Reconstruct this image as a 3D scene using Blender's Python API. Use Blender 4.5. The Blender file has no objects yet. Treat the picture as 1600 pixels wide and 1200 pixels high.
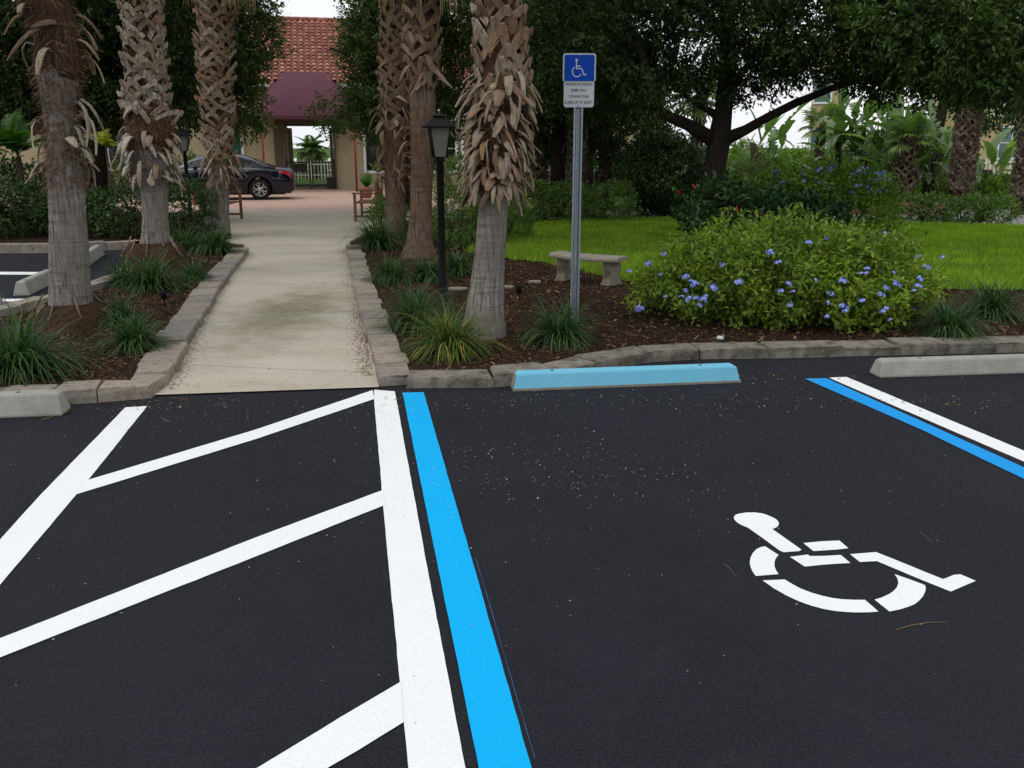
import bpy, bmesh, math, random
import numpy as np
from mathutils import Vector, Matrix, noise as mnoise
from mathutils.geometry import tessellate_polygon
R = math.radians
rnd = random.Random(7)
rng = np.random.default_rng(7)
scene = bpy.context.scene
COL = scene.collection

# ------------------------------------------------------------------ camera, light, exposure
FPX, CAMH, PITCH = 1340.0, 1.68, math.atan(370/1340)
cam = bpy.data.cameras.new('camera')
cam.sensor_width = 36.0
cam.lens = 36.0*FPX/1600
cam.clip_start, cam.clip_end = 0.05, 3000
camo = bpy.data.objects.new('camera', cam)
camo.location = (0, 0, CAMH)
camo.rotation_euler = (math.pi/2-PITCH, 0, 0)
COL.objects.link(camo)
scene.camera = camo

CLOUD = 8.6                              # brightness of the overcast layer, in the sky's own units
SUN_EL, SUN_AZ = R(64), R(245)          # azimuth clockwise from +Y
w = bpy.data.worlds.new('World'); scene.world = w; w.use_nodes = True
nt = w.node_tree
bg = nt.nodes['Background']
sky = nt.nodes.new('ShaderNodeTexSky'); sky.sky_type = 'NISHITA'; sky.sun_disc = False
sky.sun_elevation = SUN_EL; sky.sun_rotation = SUN_AZ
sky.air_density = 1.0; sky.dust_density = 3.0; sky.ozone_density = 1.0
hs = nt.nodes.new('ShaderNodeHueSaturation'); hs.inputs['Saturation'].default_value = 0.38
nt.links.new(sky.outputs[0], hs.inputs['Color'])
# a closed layer of bright cloud over the clear sky, a little uneven
tc = nt.nodes.new('ShaderNodeTexCoord'); cn = nt.nodes.new('ShaderNodeTexNoise'); cn.inputs['Scale'].default_value = 2.2; cn.inputs['Detail'].default_value = 5
nt.links.new(tc.outputs['Generated'], cn.inputs['Vector'])
cr = nt.nodes.new('ShaderNodeValToRGB'); cr.color_ramp.elements[0].position = .3; cr.color_ramp.elements[1].position = .7
cr.color_ramp.elements[0].color = (.80, .84, .90, 1); cr.color_ramp.elements[1].color = (1, 1, 1, 1)
nt.links.new(cn.outputs['Fac'], cr.inputs[0])
cs = nt.nodes.new('ShaderNodeVectorMath'); cs.operation = 'SCALE'; cs.inputs['Scale'].default_value = CLOUD
nt.links.new(cr.outputs['Color'], cs.inputs[0])
mx = nt.nodes.new('ShaderNodeMix'); mx.data_type = 'RGBA'; mx.inputs[0].default_value = .8
nt.links.new(hs.outputs[0], mx.inputs[6]); nt.links.new(cs.outputs[0], mx.inputs[7])
nt.links.new(mx.outputs[2], bg.inputs['Color'])
bg.inputs['Strength'].default_value = 0.12
sl = bpy.data.lights.new('sun', 'SUN'); sl.energy = 0.5; sl.angle = R(25); sl.color = (1.0, 0.95, 0.88)
so = bpy.data.objects.new('sun', sl)
sd = Vector((math.sin(SUN_AZ)*math.cos(SUN_EL), math.cos(SUN_AZ)*math.cos(SUN_EL), math.sin(SUN_EL)))
so.rotation_euler = sd.to_track_quat('Z', 'Y').to_euler()
so.location = sd*60
COL.objects.link(so)
vs = scene.view_settings
scene.display_settings.display_device = 'sRGB'
vs.view_transform = 'Standard'; vs.look = 'None'; vs.gamma = 1.0; vs.use_curve_mapping = False
vs.exposure = 0.3
scene.cycles.max_bounces = 8; scene.cycles.diffuse_bounces = 4; scene.cycles.transparent_max_bounces = 8
scene.cycles.use_denoising = True

# ------------------------------------------------------------------ measuring helpers
cP, sP = math.cos(PITCH), math.sin(PITCH)
def gp(px, py, z=0.0):
    u = (px-800)/FPX; v = (600-py)/FPX
    d = (u, cP+v*sP, -sP+v*cP); t = (z-CAMH)/d[2]
    return (d[0]*t, d[1]*t)
def at(px, py, Y):
    u = (px-800)/FPX; v = (600-py)/FPX
    k = Y/(cP+v*sP)
    return Vector((u*k, Y, CAMH+k*(-sP+v*cP)))
def ppm(py, Y):
    v = (600-py)/FPX
    return FPX*(cP+v*sP)/Y

# ------------------------------------------------------------------ object helpers
def link(name, data, parent=None, mat=None, loc=None, rot=None, scale=None):
    o = bpy.data.objects.new(name, data); COL.objects.link(o)
    if parent is not None: o.parent = parent
    if mat is not None and data is not None and hasattr(data, 'materials') and len(data.materials) == 0: data.materials.append(mat)
    if loc is not None: o.location = loc
    if rot is not None: o.rotation_euler = rot
    if scale is not None: o.scale = scale
    return o
def tag(o, label=None, cat=None, group=None, kind=None):
    if label: o['label'] = label
    if cat: o['category'] = cat
    if group: o['group'] = group
    if kind: o['kind'] = kind
    return o
def thing(name, label, cat, loc=(0, 0, 0), rz=0.0, group=None):
    o = link(name, None, loc=loc, rot=(0, 0, rz))
    o.empty_display_size = 0.2
    return tag(o, label, cat, group)

_MM = {}
def mm(me, mat):
    """The mesh with that material; alike pieces keep sharing one mesh per material."""
    k = (me.name, mat)
    if k not in _MM:
        c = me.copy(); c.materials.clear(); c.materials.append(MAT[mat]); _MM[k] = c
    return _MM[k]
def np_mesh(name, V, Fc, smooth=False):
    """Fast mesh from arrays: Fc is (n,k) with k = 3 or 4."""
    V = np.asarray(V, dtype=np.float32); Fc = np.asarray(Fc, dtype=np.int32)
    me = bpy.data.meshes.new(name)
    n, k = Fc.shape
    me.vertices.add(len(V)); me.vertices.foreach_set('co', V.ravel())
    me.loops.add(n*k); me.loops.foreach_set('vertex_index', Fc.ravel())
    me.polygons.add(n); me.polygons.foreach_set('loop_start', np.arange(0, n*k, k, dtype=np.int32))
    if smooth: me.polygons.foreach_set('use_smooth', np.ones(n, dtype=bool))
    me.update(calc_edges=True)
    return me

class MB:
    """Collects shapes into one mesh."""
    def __init__(s): s.v = []; s.f = []; s.sm = []
    def add(s, V, Fc, smooth=False):
        b = len(s.v); s.v += [tuple(p) for p in V]; s.f += [tuple(i+b for i in q) for q in Fc]; s.sm += [smooth]*len(Fc)
    def box(s, c, d, rz=0.0, taper=1.0, rx=0.0, ry=0.0):
        hx, hy, hz = d[0]/2, d[1]/2, d[2]/2
        P = [(-hx, -hy, -hz), (hx, -hy, -hz), (hx, hy, -hz), (-hx, hy, -hz), (-hx*taper, -hy*taper, hz), (hx*taper, -hy*taper, hz), (hx*taper, hy*taper, hz), (-hx*taper, hy*taper, hz)]
        m = Matrix.Translation(c) @ Matrix.Rotation(rz, 4, 'Z') @ Matrix.Rotation(ry, 4, 'Y') @ Matrix.Rotation(rx, 4, 'X')
        s.add([m @ Vector(p) for p in P], [(0, 3, 2, 1), (4, 5, 6, 7), (0, 1, 5, 4), (1, 2, 6, 5), (2, 3, 7, 6), (3, 0, 4, 7)])
        return s
    def tube(s, pts, rad, seg=8, cap=True, smooth=True, wob=0.0, sq=None):
        pts = [Vector(p) for p in pts]; n = len(pts)
        if not hasattr(rad, '__len__'): rad = [rad]*n
        V = []; ref = None
        for i, p in enumerate(pts):
            t = (pts[min(i+1, n-1)]-pts[max(i-1, 0)]).normalized()
            if ref is None:
                ref = Vector((0, 1, 0)) if abs(t.y) < 0.9 else Vector((1, 0, 0))
            a = (ref-t*ref.dot(t)).normalized(); b = t.cross(a); ref = a
            for k in range(seg):
                th = 2*math.pi*k/seg
                r = rad[i]*(1+wob*(mnoise.noise(Vector((math.cos(th)*2, math.sin(th)*2, i*.9+len(s.v)*.01)))))
                V.append(p+a*math.cos(th)*r+b*math.sin(th)*r)
        Fc = []
        for i in range(n-1):
            for k in range(seg):
                k2 = (k+1) % seg
                Fc.append((i*seg+k, i*seg+k2, (i+1)*seg+k2, (i+1)*seg+k))
        s.add(V, Fc, smooth)
        if cap:
            b = len(s.v)-len(V)
            s.f.append(tuple(b+k for k in reversed(range(seg)))); s.sm.append(False)
            s.f.append(tuple(b+(n-1)*seg+k for k in range(seg))); s.sm.append(False)
        return s
    def lathe(s, prof, c=(0, 0, 0), seg=16, axis='Z', smooth=True):
        V = []
        for r, z in prof:
            for k in range(seg):
                th = 2*math.pi*k/seg
                p = (r*math.cos(th), r*math.sin(th), z)
                if axis == 'Y': p = (p[0], p[2], p[1])
                V.append((p[0]+c[0], p[1]+c[1], p[2]+c[2]))
        Fc = []
        for i in range(len(prof)-1):
            for k in range(seg):
                k2 = (k+1) % seg
                q = (i*seg+k, i*seg+k2, (i+1)*seg+k2, (i+1)*seg+k)
                Fc.append(q if axis == 'Z' else q[::-1])
        s.add(V, Fc, smooth); return s
    def prism(s, poly, z0, z1, smooth=False):
        n = len(poly)
        V = [(p[0], p[1], z0) for p in poly]+[(p[0], p[1], z1) for p in poly]
        Fc = [tuple(reversed(range(n))), tuple(range(n, 2*n))]+[(i, (i+1) % n, n+(i+1) % n, n+i) for i in range(n)]
        s.add(V, Fc, smooth); return s
    def xform(s, m):
        s.v = [tuple(m @ Vector(p)) for p in s.v]; return s
    def mesh(s, name):
        me = bpy.data.meshes.new(name); me.from_pydata(s.v, [], s.f)
        me.polygons.foreach_set('use_smooth', s.sm); me.update(); return me
    def build(s, name, mat, parent=None, bevel=0.0, segs=1, **kw):
        me = s.mesh(name)
        if bevel:
            bm = bmesh.new(); bm.from_mesh(me)
            ed = [e for e in bm.edges if len(e.link_faces) == 2 and e.calc_face_angle(0) > 0.5]
            bmesh.ops.bevel(bm, geom=ed, offset=bevel, segments=segs, affect='EDGES', profile=0.6)
            bm.to_mesh(me); bm.free()
        return link(name, me, parent, mat, **kw)

def poly_area(P): return 0.5*sum(P[i][0]*P[(i+1) % len(P)][1]-P[(i+1) % len(P)][0]*P[i][1] for i in range(len(P)))
def sheet(name, poly, z, mat, parent=None):
    if poly_area(poly) < 0: poly = poly[::-1]
    V = [Vector((x, y, z)) for x, y in poly]
    tris = [t if (V[t[1]]-V[t[0]]).cross(V[t[2]]-V[t[0]]).z > 0 else t[::-1] for t in tessellate_polygon([V])]
    me = bpy.data.meshes.new(name); me.from_pydata(V, [], tris); me.update()
    return link(name, me, parent, mat)
def in_poly(X, Y, poly):
    ins = np.zeros(len(X), bool); n = len(poly); j = n-1
    for i in range(n):
        xi, yi = poly[i]; xj, yj = poly[j]
        c = ((yi > Y) != (yj > Y)) & (X < (xj-xi)*(Y-yi)/(yj-yi+1e-12)+xi)
        ins ^= c; j = i
    return ins
def scatter(poly, n):
    P = np.array(poly); lo, hi = P.min(0), P.max(0); out = []
    tot = 0
    while tot < n:
        q = rng.uniform(lo, hi, (n*2, 2)); q = q[in_poly(q[:, 0], q[:, 1], poly)]
        out.append(q); tot += len(q)
    return np.concatenate(out)[:n]

# ------------------------------------------------------------------ materials
class NB:
    def __init__(s, name):
        s.m = bpy.data.materials.new(name); s.m.use_nodes = True; s.t = s.m.node_tree
        s.p = s.t.nodes['Principled BSDF']; s.out = s.t.nodes['Material Output']
    def n(s, typ, **kw):
        x = s.t.nodes.new('ShaderNode'+typ)
        for k, v in kw.items():
            if k in x.inputs.keys() if isinstance(k, str) else False: s.set(x, k, v)
            else: setattr(x, k, v)
        return x
    def set(s, x, k, v):
        if isinstance(v, bpy.types.NodeSocket): s.t.links.new(v, x.inputs[k])
        else: x.inputs[k].default_value = v
    def co(s, kind='Object'): return s.n('TexCoord').outputs[kind]
    def noise(s, scale, detail=4, rough=.6, vec=None, dist=0.0):
        x = s.n('TexNoise'); x.inputs['Scale'].default_value = scale; x.inputs['Detail'].default_value = detail
        x.inputs['Roughness'].default_value = rough; x.inputs['Distortion'].default_value = dist
        s.t.links.new(vec if vec is not None else s.co(), x.inputs['Vector']); return x.outputs['Fac']
    def voro(s, scale, vec=None, feature='F1', out='Distance'):
        x = s.n('TexVoronoi'); x.feature = feature; x.inputs['Scale'].default_value = scale
        s.t.links.new(vec if vec is not None else s.co(), x.inputs['Vector']); return x.outputs[out]
    def ramp(s, fac, stops, interp='LINEAR'):
        x = s.n('ValToRGB'); x.color_ramp.interpolation = interp; e = x.color_ramp.elements
        while len(e) < len(stops): e.new(0.5)
        for el, (p, c) in zip(e, stops):
            el.position = p; el.color = (c, c, c, 1) if not hasattr(c, '__len__') else (*c[:3], 1)
        s.t.links.new(fac, x.inputs[0]); return x.outputs['Color']
    def mix(s, fac, a, b, mode='MIX'):
        x = s.n('Mix'); x.data_type = 'RGBA'; x.blend_type = mode
        for sock, v in ((x.inputs[0], fac), (x.inputs[6], a), (x.inputs[7], b)):
            if isinstance(v, bpy.types.NodeSocket): s.t.links.new(v, sock)
            else: sock.default_value = v if not hasattr(v, '__len__') else ((*v[:3], 1) if sock.type == 'RGBA' else v)
        return x.outputs[2]
    def math(s, op, a, b=0.0):
        x = s.n('Math'); x.operation = op
        for i, v in enumerate((a, b)):
            if isinstance(v, bpy.types.NodeSocket): s.t.links.new(v, x.inputs[i])
            else: x.inputs[i].default_value = v
        return x.outputs[0]
    def mapping(s, scale=(1, 1, 1), vec=None, rot=(0, 0, 0)):
        x = s.n('Mapping'); x.inputs['Scale'].default_value = scale; x.inputs['Rotation'].default_value = rot
        s.t.links.new(vec if vec is not None else s.co(), x.inputs['Vector']); return x.outputs[0]
    def bump(s, h, strength=.4, dist=.01):
        x = s.n('Bump'); x.inputs['Strength'].default_value = strength; x.inputs['Distance'].default_value = dist
        s.t.links.new(h, x.inputs['Height']); s.t.links.new(x.outputs[0], s.p.inputs['Normal']); return x.outputs[0]
    def base(s, c): s.set(s.p, 'Base Color', c if isinstance(c, bpy.types.NodeSocket) else (*c[:3], 1)); return s
    def rough(s, r): s.set(s.p, 'Roughness', r); return s
    def spec(s, r): s.p.inputs['Specular IOR Level'].default_value = r; return s
    def orand(s): return s.n('ObjectInfo').outputs['Random']
    def island(s): return s.n('NewGeometry').outputs['Random Per Island']

def simple(name, c, rough=.5, metal=0.0, spec=.5, var=.12, scale=30, bump=0.0):
    b = NB(name)
    n = b.noise(scale, 5)
    b.base(b.mix(n, tuple(x*(1-var) for x in c), tuple(min(1, x*(1+var)) for x in c)))
    b.rough(b.ramp(n, [(0.3, max(0, rough-.08)), (.7, min(1, rough+.08))])).spec(spec); b.p.inputs['Metallic'].default_value = metal
    if bump: b.bump(n, bump, .01)
    return b.m

def leafmat(name, cols, rough=.45, trans=.28, spec=.35):
    b = NB(name)
    k = len(cols)
    c = b.ramp(b.island(), [(i/(k-1), q) for i, q in enumerate(cols)])
    c = b.mix(b.ramp(b.noise(1.6, 4), [(.38, 0.0), (.68, 1.0)]), c, b.mix(1.0, c, (1.75, 1.6, 1.25), 'MULTIPLY'))
    b.base(c).rough(rough).spec(spec)
    t = b.n('BsdfTranslucent'); b.t.links.new(b.mix(1.0, c, (1.25, 1.5, .6), 'MULTIPLY'), t.inputs['Color'])
    m = b.n('MixShader'); m.inputs[0].default_value = trans
    b.t.links.new(b.p.outputs[0], m.inputs[1]); b.t.links.new(t.outputs[0], m.inputs[2]); b.t.links.new(m.outputs[0], b.out.inputs['Surface'])
    return b.m

MAT = {}
def build_materials():
    # asphalt
    b = NB('asphalt'); co = b.co()
    f = b.noise(260, 2, .7, co); g = b.voro(150, co); L = b.noise(1.1, 5, .6, co); M2 = b.noise(9, 4, .6, co)
    c = b.ramp(L, [(.3, (.0085, .0096, .0150)), (.7, (.0138, .0152, .0222))])
    c = b.mix(b.ramp(f, [(.48, 0.0), (.72, .9)]), c, (.040, .041, .047)); c = b.mix(b.ramp(g, [(.0, .6), (.22, 0.0)]), c, (.006, .006, .008))
    c = b.mix(b.ramp(M2, [(.55, 0.0), (.8, .35)]), c, (.036, .035, .034))
    gr = b.noise(95, 2, .6, co); c = b.mix(b.ramp(gr, [(.52, 0.0), (.66, .6)]), c, (.030, .032, .041)); c = b.mix(b.ramp(gr, [(.30, .8), (.44, 0.0)]), c, (.006, .0063, .009))
    b.base(c).rough(b.ramp(f, [(.3, .7), (.7, .9)])).spec(.12)
    h = b.math('ADD', b.math('MULTIPLY', g, .8), f)
    b.bump(h, .55, .006); MAT['asphalt'] = b.m
    # old asphalt
    MAT['road'] = simple('grey_road', (.21, .20, .21), .85, spec=.25, var=.2, scale=8)
    # concrete path
    b = NB('path_concrete'); co = b.co()
    st = b.mapping((.8, 2.1, 1), co, (0, 0, .17)); L = b.noise(1.0, 6, .65, st); f = b.noise(70, 3, .7, co); blot = b.noise(.9, 4, .6, co)
    c = b.ramp(L, [(.25, (.37, .32, .245)), (.5, (.51, .46, .37)), (.75, (.61, .56, .465))])
    c = b.mix(b.ramp(blot, [(.42, 0.0), (.62, .5)]), c, (.43, .415, .37))
    c = b.mix(b.math('MULTIPLY', f, .45), c, (.22, .19, .145)); c = b.mix(b.ramp(b.noise(26, 4, .7, co), [(.6, 0.0), (.78, .5)]), c, (.17, .14, .10))
    # patch of moss, a mark with a place of its own
    mp = b.n('Mapping'); mp.inputs['Location'].default_value = (2.32, -8.95, 0); b.t.links.new(co, mp.inputs['Vector'])
    sc = b.n('Mapping'); sc.inputs['Scale'].default_value = (1.5, .45, 0); b.t.links.new(mp.outputs[0], sc.inputs['Vector'])
    ln = b.n('VectorMath'); ln.operation = 'LENGTH'; b.t.links.new(sc.outputs[0], ln.inputs[0])
    d = b.math('ADD', ln.outputs['Value'], b.math('MULTIPLY', b.math('SUBTRACT', b.noise(2.6, 6, .7, co), .5), 1.9))
    mo = b.math('MULTIPLY', b.ramp(d, [(.25, .8), (1.15, 0.0)]), b.ramp(b.noise(9, 5, .75, st), [(.3, .35), (.62, 1.0)]))
    c = b.mix(mo, c, (.135, .128, .042))
    sy = b.n('SeparateXYZ'); b.t.links.new(b.mapping((1, 1, 1), co, (0, 0, .17)), sy.inputs[0])
    jt = b.math('ABSOLUTE', b.math('SUBTRACT', b.math('FRACT', b.math('MULTIPLY', b.math('ADD', sy.outputs['Y'], b.math('MULTIPLY', b.noise(2, 3, .5, co), .02)), .41)), .5))
    jm = b.ramp(jt, [(.0, 1.0), (.0045, .9), (.0075, 0.0)]); c = b.mix(b.math('MULTIPLY', jm, .28), c, (.10, .085, .06))
    b.base(c).rough(.85).spec(.25); b.bump(b.math('SUBTRACT', b.math('ADD', f, L), b.math('MULTIPLY', jm, 2.0)), .25, .006); MAT['concrete_path'] = b.m
    # paver driveway
    b = NB('paver'); co = b.co()
    br = b.n('TexBrick'); br.inputs['Scale'].default_value = 1.0; br.inputs['Brick Width'].default_value = .21; br.inputs['Row Height'].default_value = .105
    br.inputs['Mortar Size'].default_value = .006; br.inputs['Color1'].default_value = (.44, .275, .215, 1); br.inputs['Color2'].default_value = (.56, .375, .305, 1)
    br.inputs['Mortar'].default_value = (.31, .225, .18, 1); b.t.links.new(co, br.inputs['Vector'])
    c = b.mix(b.ramp(b.noise(.7, 4, .6, co), [(.35, 0.0), (.75, .5)]), br.outputs['Color'], (.50, .36, .29))
    b.base(c).rough(.85).spec(.25); b.bump(b.math('SUBTRACT', 1.0, br.outputs['Fac']), .4, .006); MAT['paver'] = b.m
    # mulch ground
    b = NB('mulch_ground'); co = b.co(); n = b.noise(38, 5, .75, co); m2 = b.noise(3, 4, .6, co)
    c = b.ramp(n, [(.3, (.014, .0075, .0045)), (.55, (.042, .023, .0135)), (.75, (.088, .052, .033))])
    b.base(b.mix(b.ramp(m2, [(.4, 0.0), (.7, .5)]), c, (.03, .018, .012))).rough(.95).spec(.1); b.bump(n, 1.0, .03); MAT['mulch'] = b.m
    b = NB('mulch_chip')
    b.base(b.ramp(b.island(), [(0, (.018, .009, .0055)), (.45, (.052, .026, .015)), (.8, (.095, .052, .030)), (.95, (.16, .10, .065)), (1, (.26, .19, .14))])).rough(.9).spec(.15); MAT['chip'] = b.m
    b = NB('leaf_litter')
    b.base(b.ramp(b.island(), [(0, (.05, .028, .013)), (.5, (.16, .09, .042)), (.85, (.25, .16, .075)), (1, (.36, .26, .14))])).rough(.85).spec(.15); MAT['litter'] = b.m
    b = NB('petal_specks')
    b.base(b.ramp(b.island(), [(0, (.16, .14, .10)), (.35, (.36, .33, .25)), (.8, (.55, .52, .44)), (1, (.25, .16, .07))])).rough(.8).spec(.2); MAT['speck'] = b.m
    # lawn
    b = NB('lawn_soil'); n = b.noise(25, 4)
    b.base(b.ramp(n, [(.3, (.03, .062, .012)), (.7, (.06, .12, .02))])).rough(.95).spec(.1); MAT['lawn'] = b.m
    MAT['grass'] = leafmat('grass_blade', [(.085, .165, .017), (.155, .27, .026), (.21, .325, .038), (.29, .35, .07)], .6, .45, .15)
    # paint
    def paint(name, c, dirt):
        b = NB(name); co = b.co(); f = b.noise(190, 3, .7, co); L = b.noise(2.2, 5, .65, co)
        q = b.mix(b.ramp(L, [(.4, 0.0), (.8, .28)]), c, dirt)
        q = b.mix(b.ramp(f, [(.27, .75), (.36, 0.0)]), q, tuple(x*.35 for x in c))
        q = b.mix(b.ramp(b.noise(60, 3, .7, co), [(.24, .5), (.34, 0.0)]), q, tuple(x*.55 for x in c))
        b.base(q).rough(.75).spec(.15); b.bump(b.math('ADD', f, b.voro(150, co)), .6, .005); return b.m
    MAT['white_paint'] = paint('white_line_paint', (.84, .86, .86), (.70, .73, .74))
    MAT['blue_paint'] = paint('blue_line_paint', (.0, .42, .86), (.005, .37, .78))
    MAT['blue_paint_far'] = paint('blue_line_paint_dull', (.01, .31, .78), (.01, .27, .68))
    # stones
    b = NB('edging_stone'); co = b.co(); r = b.orand(); n = b.noise(14, 6, .7, co); f = b.noise(70, 3, .7, co)
    c = b.ramp(r, [(0, (.245, .22, .18)), (.25, (.30, .26, .205)), (.5, (.19, .18, .165)), (.7, (.33, .275, .22)), (.85, (.23, .22, .205)), (1, (.31, .275, .225))])
    c = b.mix(b.ramp(n, [(.48, 0.0), (.72, .8)]), c, (.07, .06, .048)); c = b.mix(b.ramp(f, [(.5, 0.0), (.8, .4)]), c, (.34, .29, .23))
    b.base(c).rough(.9).spec(.2); b.bump(b.math('ADD', n, b.math('MULTIPLY', f, .4)), .6, .012); MAT['stone'] = b.m
    b = NB('edging_stone_weathered'); co = b.co(); n = b.noise(7, 6, .75, co); f = b.noise(60, 4, .7, co)
    c = b.ramp(b.orand(), [(0, (.20, .18, .15)), (.5, (.25, .225, .185)), (1, (.17, .16, .14))]); c = b.mix(b.ramp(n, [(.42, 0.0), (.62, .85)]), c, (.055, .05, .04)); c = b.mix(b.ramp(f, [(.52, 0.0), (.8, .45)]), c, (.33, .30, .25))
    b.base(c).rough(.95).spec(.15); b.bump(b.math('ADD', n, b.math('MULTIPLY', f, .4)), .6, .012); MAT['stone_dark'] = b.m
    b = NB('cast_concrete'); co = b.co(); n = b.noise(9, 6, .7, co); f = b.noise(90, 3, .7, co)
    c = b.ramp(n, [(.3, (.19, .17, .13)), (.7, (.31, .28, .225))]); c = b.mix(b.math('MULTIPLY', f, .3), c, (.18, .17, .14))
    b.base(c).rough(.9).spec(.2); b.bump(f, .3, .006); MAT['concrete'] = b.m
    b = NB('grey_stop_concrete'); co = b.co(); n = b.noise(7, 6, .7, co); f = b.noise(90, 3, .7, co); st = b.noise(3.0, 5, .7, b.mapping((1, 1, .2), co))
    c = b.ramp(n, [(.3, (.24, .245, .215)), (.7, (.36, .36, .32))]); c = b.mix(b.ramp(st, [(.5, 0.0), (.75, .4)]), c, (.2, .19, .15))
    b.base(c).rough(.9).spec(.2); b.bump(f, .3, .006); MAT['stop'] = b.m
    b = NB('light_blue_stop_paint'); co = b.co(); n = b.noise(11, 6, .75, co); f = b.noise(80, 4, .7, co)
    c = b.mix(b.noise(4, 5, .6, co), (.135, .43, .60), (.18, .50, .665)); c = b.mix(b.ramp(f, [(.66, 0.0), (.74, .7)]), c, (.10, .28, .37)); c = b.mix(b.ramp(n, [(.67, 0.0), (.70, .9)]), c, (.30, .28, .23))
    b.base(c).rough(.8).spec(.2); b.bump(f, .4, .006); MAT['blue_stop'] = b.m
    # bark
    def bark(name, a, bb, d, red=None):
        b = NB(name); co = b.co(); v = b.noise(1.0, 6, .72, b.mapping((36, 36, 3.6), co)); h = b.noise(1.0, 3, .6, b.mapping((3, 3, 30), co)); L = b.noise(3.0, 4, .6, co)
        c = b.ramp(v, [(.34, d), (.47, a), (.66, bb)]); c = b.mix(b.ramp(h, [(.52, 0.0), (.7, .55)]), c, d)
        if red: c = b.mix(b.ramp(L, [(.4, 0.0), (.65, .7)]), c, red)
        b.base(c).rough(.95).spec(.15); b.bump(b.math('ADD', v, b.math('MULTIPLY', h, .5)), 1.0, .035); return b.m
    MAT['palm_bark'] = bark('grey_palm_bark', (.215, .195, .175), (.38, .355, .325), (.06, .05, .043), (.21, .18, .155))
    MAT['palm_bark_dark'] = bark('brown_palm_bark', (.15, .112, .086), (.24, .19, .15), (.035, .022, .016), (.15, .075, .042))
    MAT['oak_bark'] = bark('oak_bark', (.032, .024, .018), (.058, .046, .036), (.012, .009, .007))
    MAT['root'] = bark('root_fibre', (.055, .032, .02), (.10, .062, .04), (.018, .010, .007), (.075, .038, .022))
    # boots
    def boots(name, cols):
        b = NB(name); co = b.co(); v = b.noise(1.0, 5, .7, b.mapping((55, 55, 7), co)); n = b.noise(6, 4, .65, co)
        c = b.ramp(b.orand(), [(i/(len(cols)-1), q) for i, q in enumerate(cols)])
        c = b.mix(b.ramp(v, [(.35, .75), (.55, 0.0)]), c, (.055, .036, .024)); c = b.mix(b.ramp(n, [(.5, 0.0), (.72, .6)]), c, (.19, .085, .038))
        b.base(c).rough(.8).spec(.2); b.bump(v, .5, .008); return b.m
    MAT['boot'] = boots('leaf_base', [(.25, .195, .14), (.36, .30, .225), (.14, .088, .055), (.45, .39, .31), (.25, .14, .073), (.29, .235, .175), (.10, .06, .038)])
    MAT['boot_dark'] = boots('leaf_base_dark', [(.14, .095, .065), (.24, .18, .125), (.10, .062, .04), (.30, .235, .175), (.18, .095, .05)])  # darker brown leaf bases, also the colour of the loose roots
    MAT['boot_grey'] = boots('leaf_base_grey', [(.29, .25, .20), (.40, .35, .285), (.20, .155, .115), (.50, .45, .385), (.26, .17, .11)])
    b = NB('leaf_base_far'); v = b.noise(1.0, 5, .7, b.mapping((40, 40, 7), b.co()))
    c = b.ramp(b.island(), [(0, (.06, .042, .03)), (.45, (.12, .088, .064)), (.8, (.20, .16, .12)), (1, (.30, .25, .20))]); b.base(b.mix(b.ramp(v, [(.35, .6), (.55, 0.0)]), c, (.04, .028, .02))).rough(.85).spec(.15); MAT['boot_far'] = b.m
    b = NB('fibre'); b.base(b.ramp(b.island(), [(0, (.06, .03, .018)), (.6, (.14, .08, .05)), (1, (.24, .16, .11))])).rough(.9).spec(.15); MAT['fibre'] = b.m
    MAT['straw'] = leafmat('straw', [(.17, .12, .07), (.27, .20, .12), (.36, .29, .19)], .8, .2, .2)
    # leaves
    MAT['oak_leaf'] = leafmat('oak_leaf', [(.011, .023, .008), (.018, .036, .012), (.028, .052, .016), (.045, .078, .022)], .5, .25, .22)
    MAT['oak_leaf_lit'] = leafmat('oak_leaf_lit_tone', [(.028, .056, .015), (.046, .084, .022), (.07, .118, .032)], .5, .28, .25)  # lighter copy of the oak leaf, daylight put into the colour
    MAT['dark_leaf'] = leafmat('dark_shrub_leaf', [(.014, .032, .011), (.025, .056, .017), (.045, .088, .024)], .4, .2)
    MAT['hedge_leaf'] = leafmat('hedge_leaf', [(.035, .08, .016), (.065, .13, .024), (.11, .19, .036)], .45, .25)
    MAT['hedge_dull'] = leafmat('hedge_dull_leaf', [(.045, .07, .022), (.065, .10, .03), (.09, .13, .042)], .5, .25)
    MAT['plumbago'] = leafmat('plumbago_leaf', [(.055, .095, .012), (.10, .165, .020), (.145, .22, .028), (.20, .275, .045)], .5, .34, .25)
    MAT['plumbago_back'] = leafmat('plumbago_back_leaf', [(.06, .115, .018), (.11, .19, .025), (.17, .26, .04)], .5, .3, .25)
    MAT['hibiscus'] = leafmat('hibiscus_leaf', [(.012, .036, .014), (.022, .056, .02), (.04, .085, .028)], .4, .22, .35)
    MAT['liriope'] = leafmat('liriope_blade', [(.012, .034, .014), (.022, .056, .021), (.038, .085, .032), (.08, .13, .045)], .5, .25, .18)
    MAT['liriope_yel'] = leafmat('liriope_blade_yellowing', [(.02, .05, .015), (.036, .08, .02), (.07, .12, .03), (.26, .21, .05)], .5, .25, .18)
    MAT['frond'] = leafmat('palm_frond', [(.05, .095, .026), (.08, .14, .036), (.12, .19, .055)], .45, .25)
    MAT['fern'] = leafmat('fern_frond', [(.03, .085, .016), (.05, .13, .024), (.07, .16, .03)], .5, .3)
    MAT['lime'] = leafmat('lime_frond', [(.20, .25, .02), (.30, .34, .03), (.40, .42, .045)], .5, .35)
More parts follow.
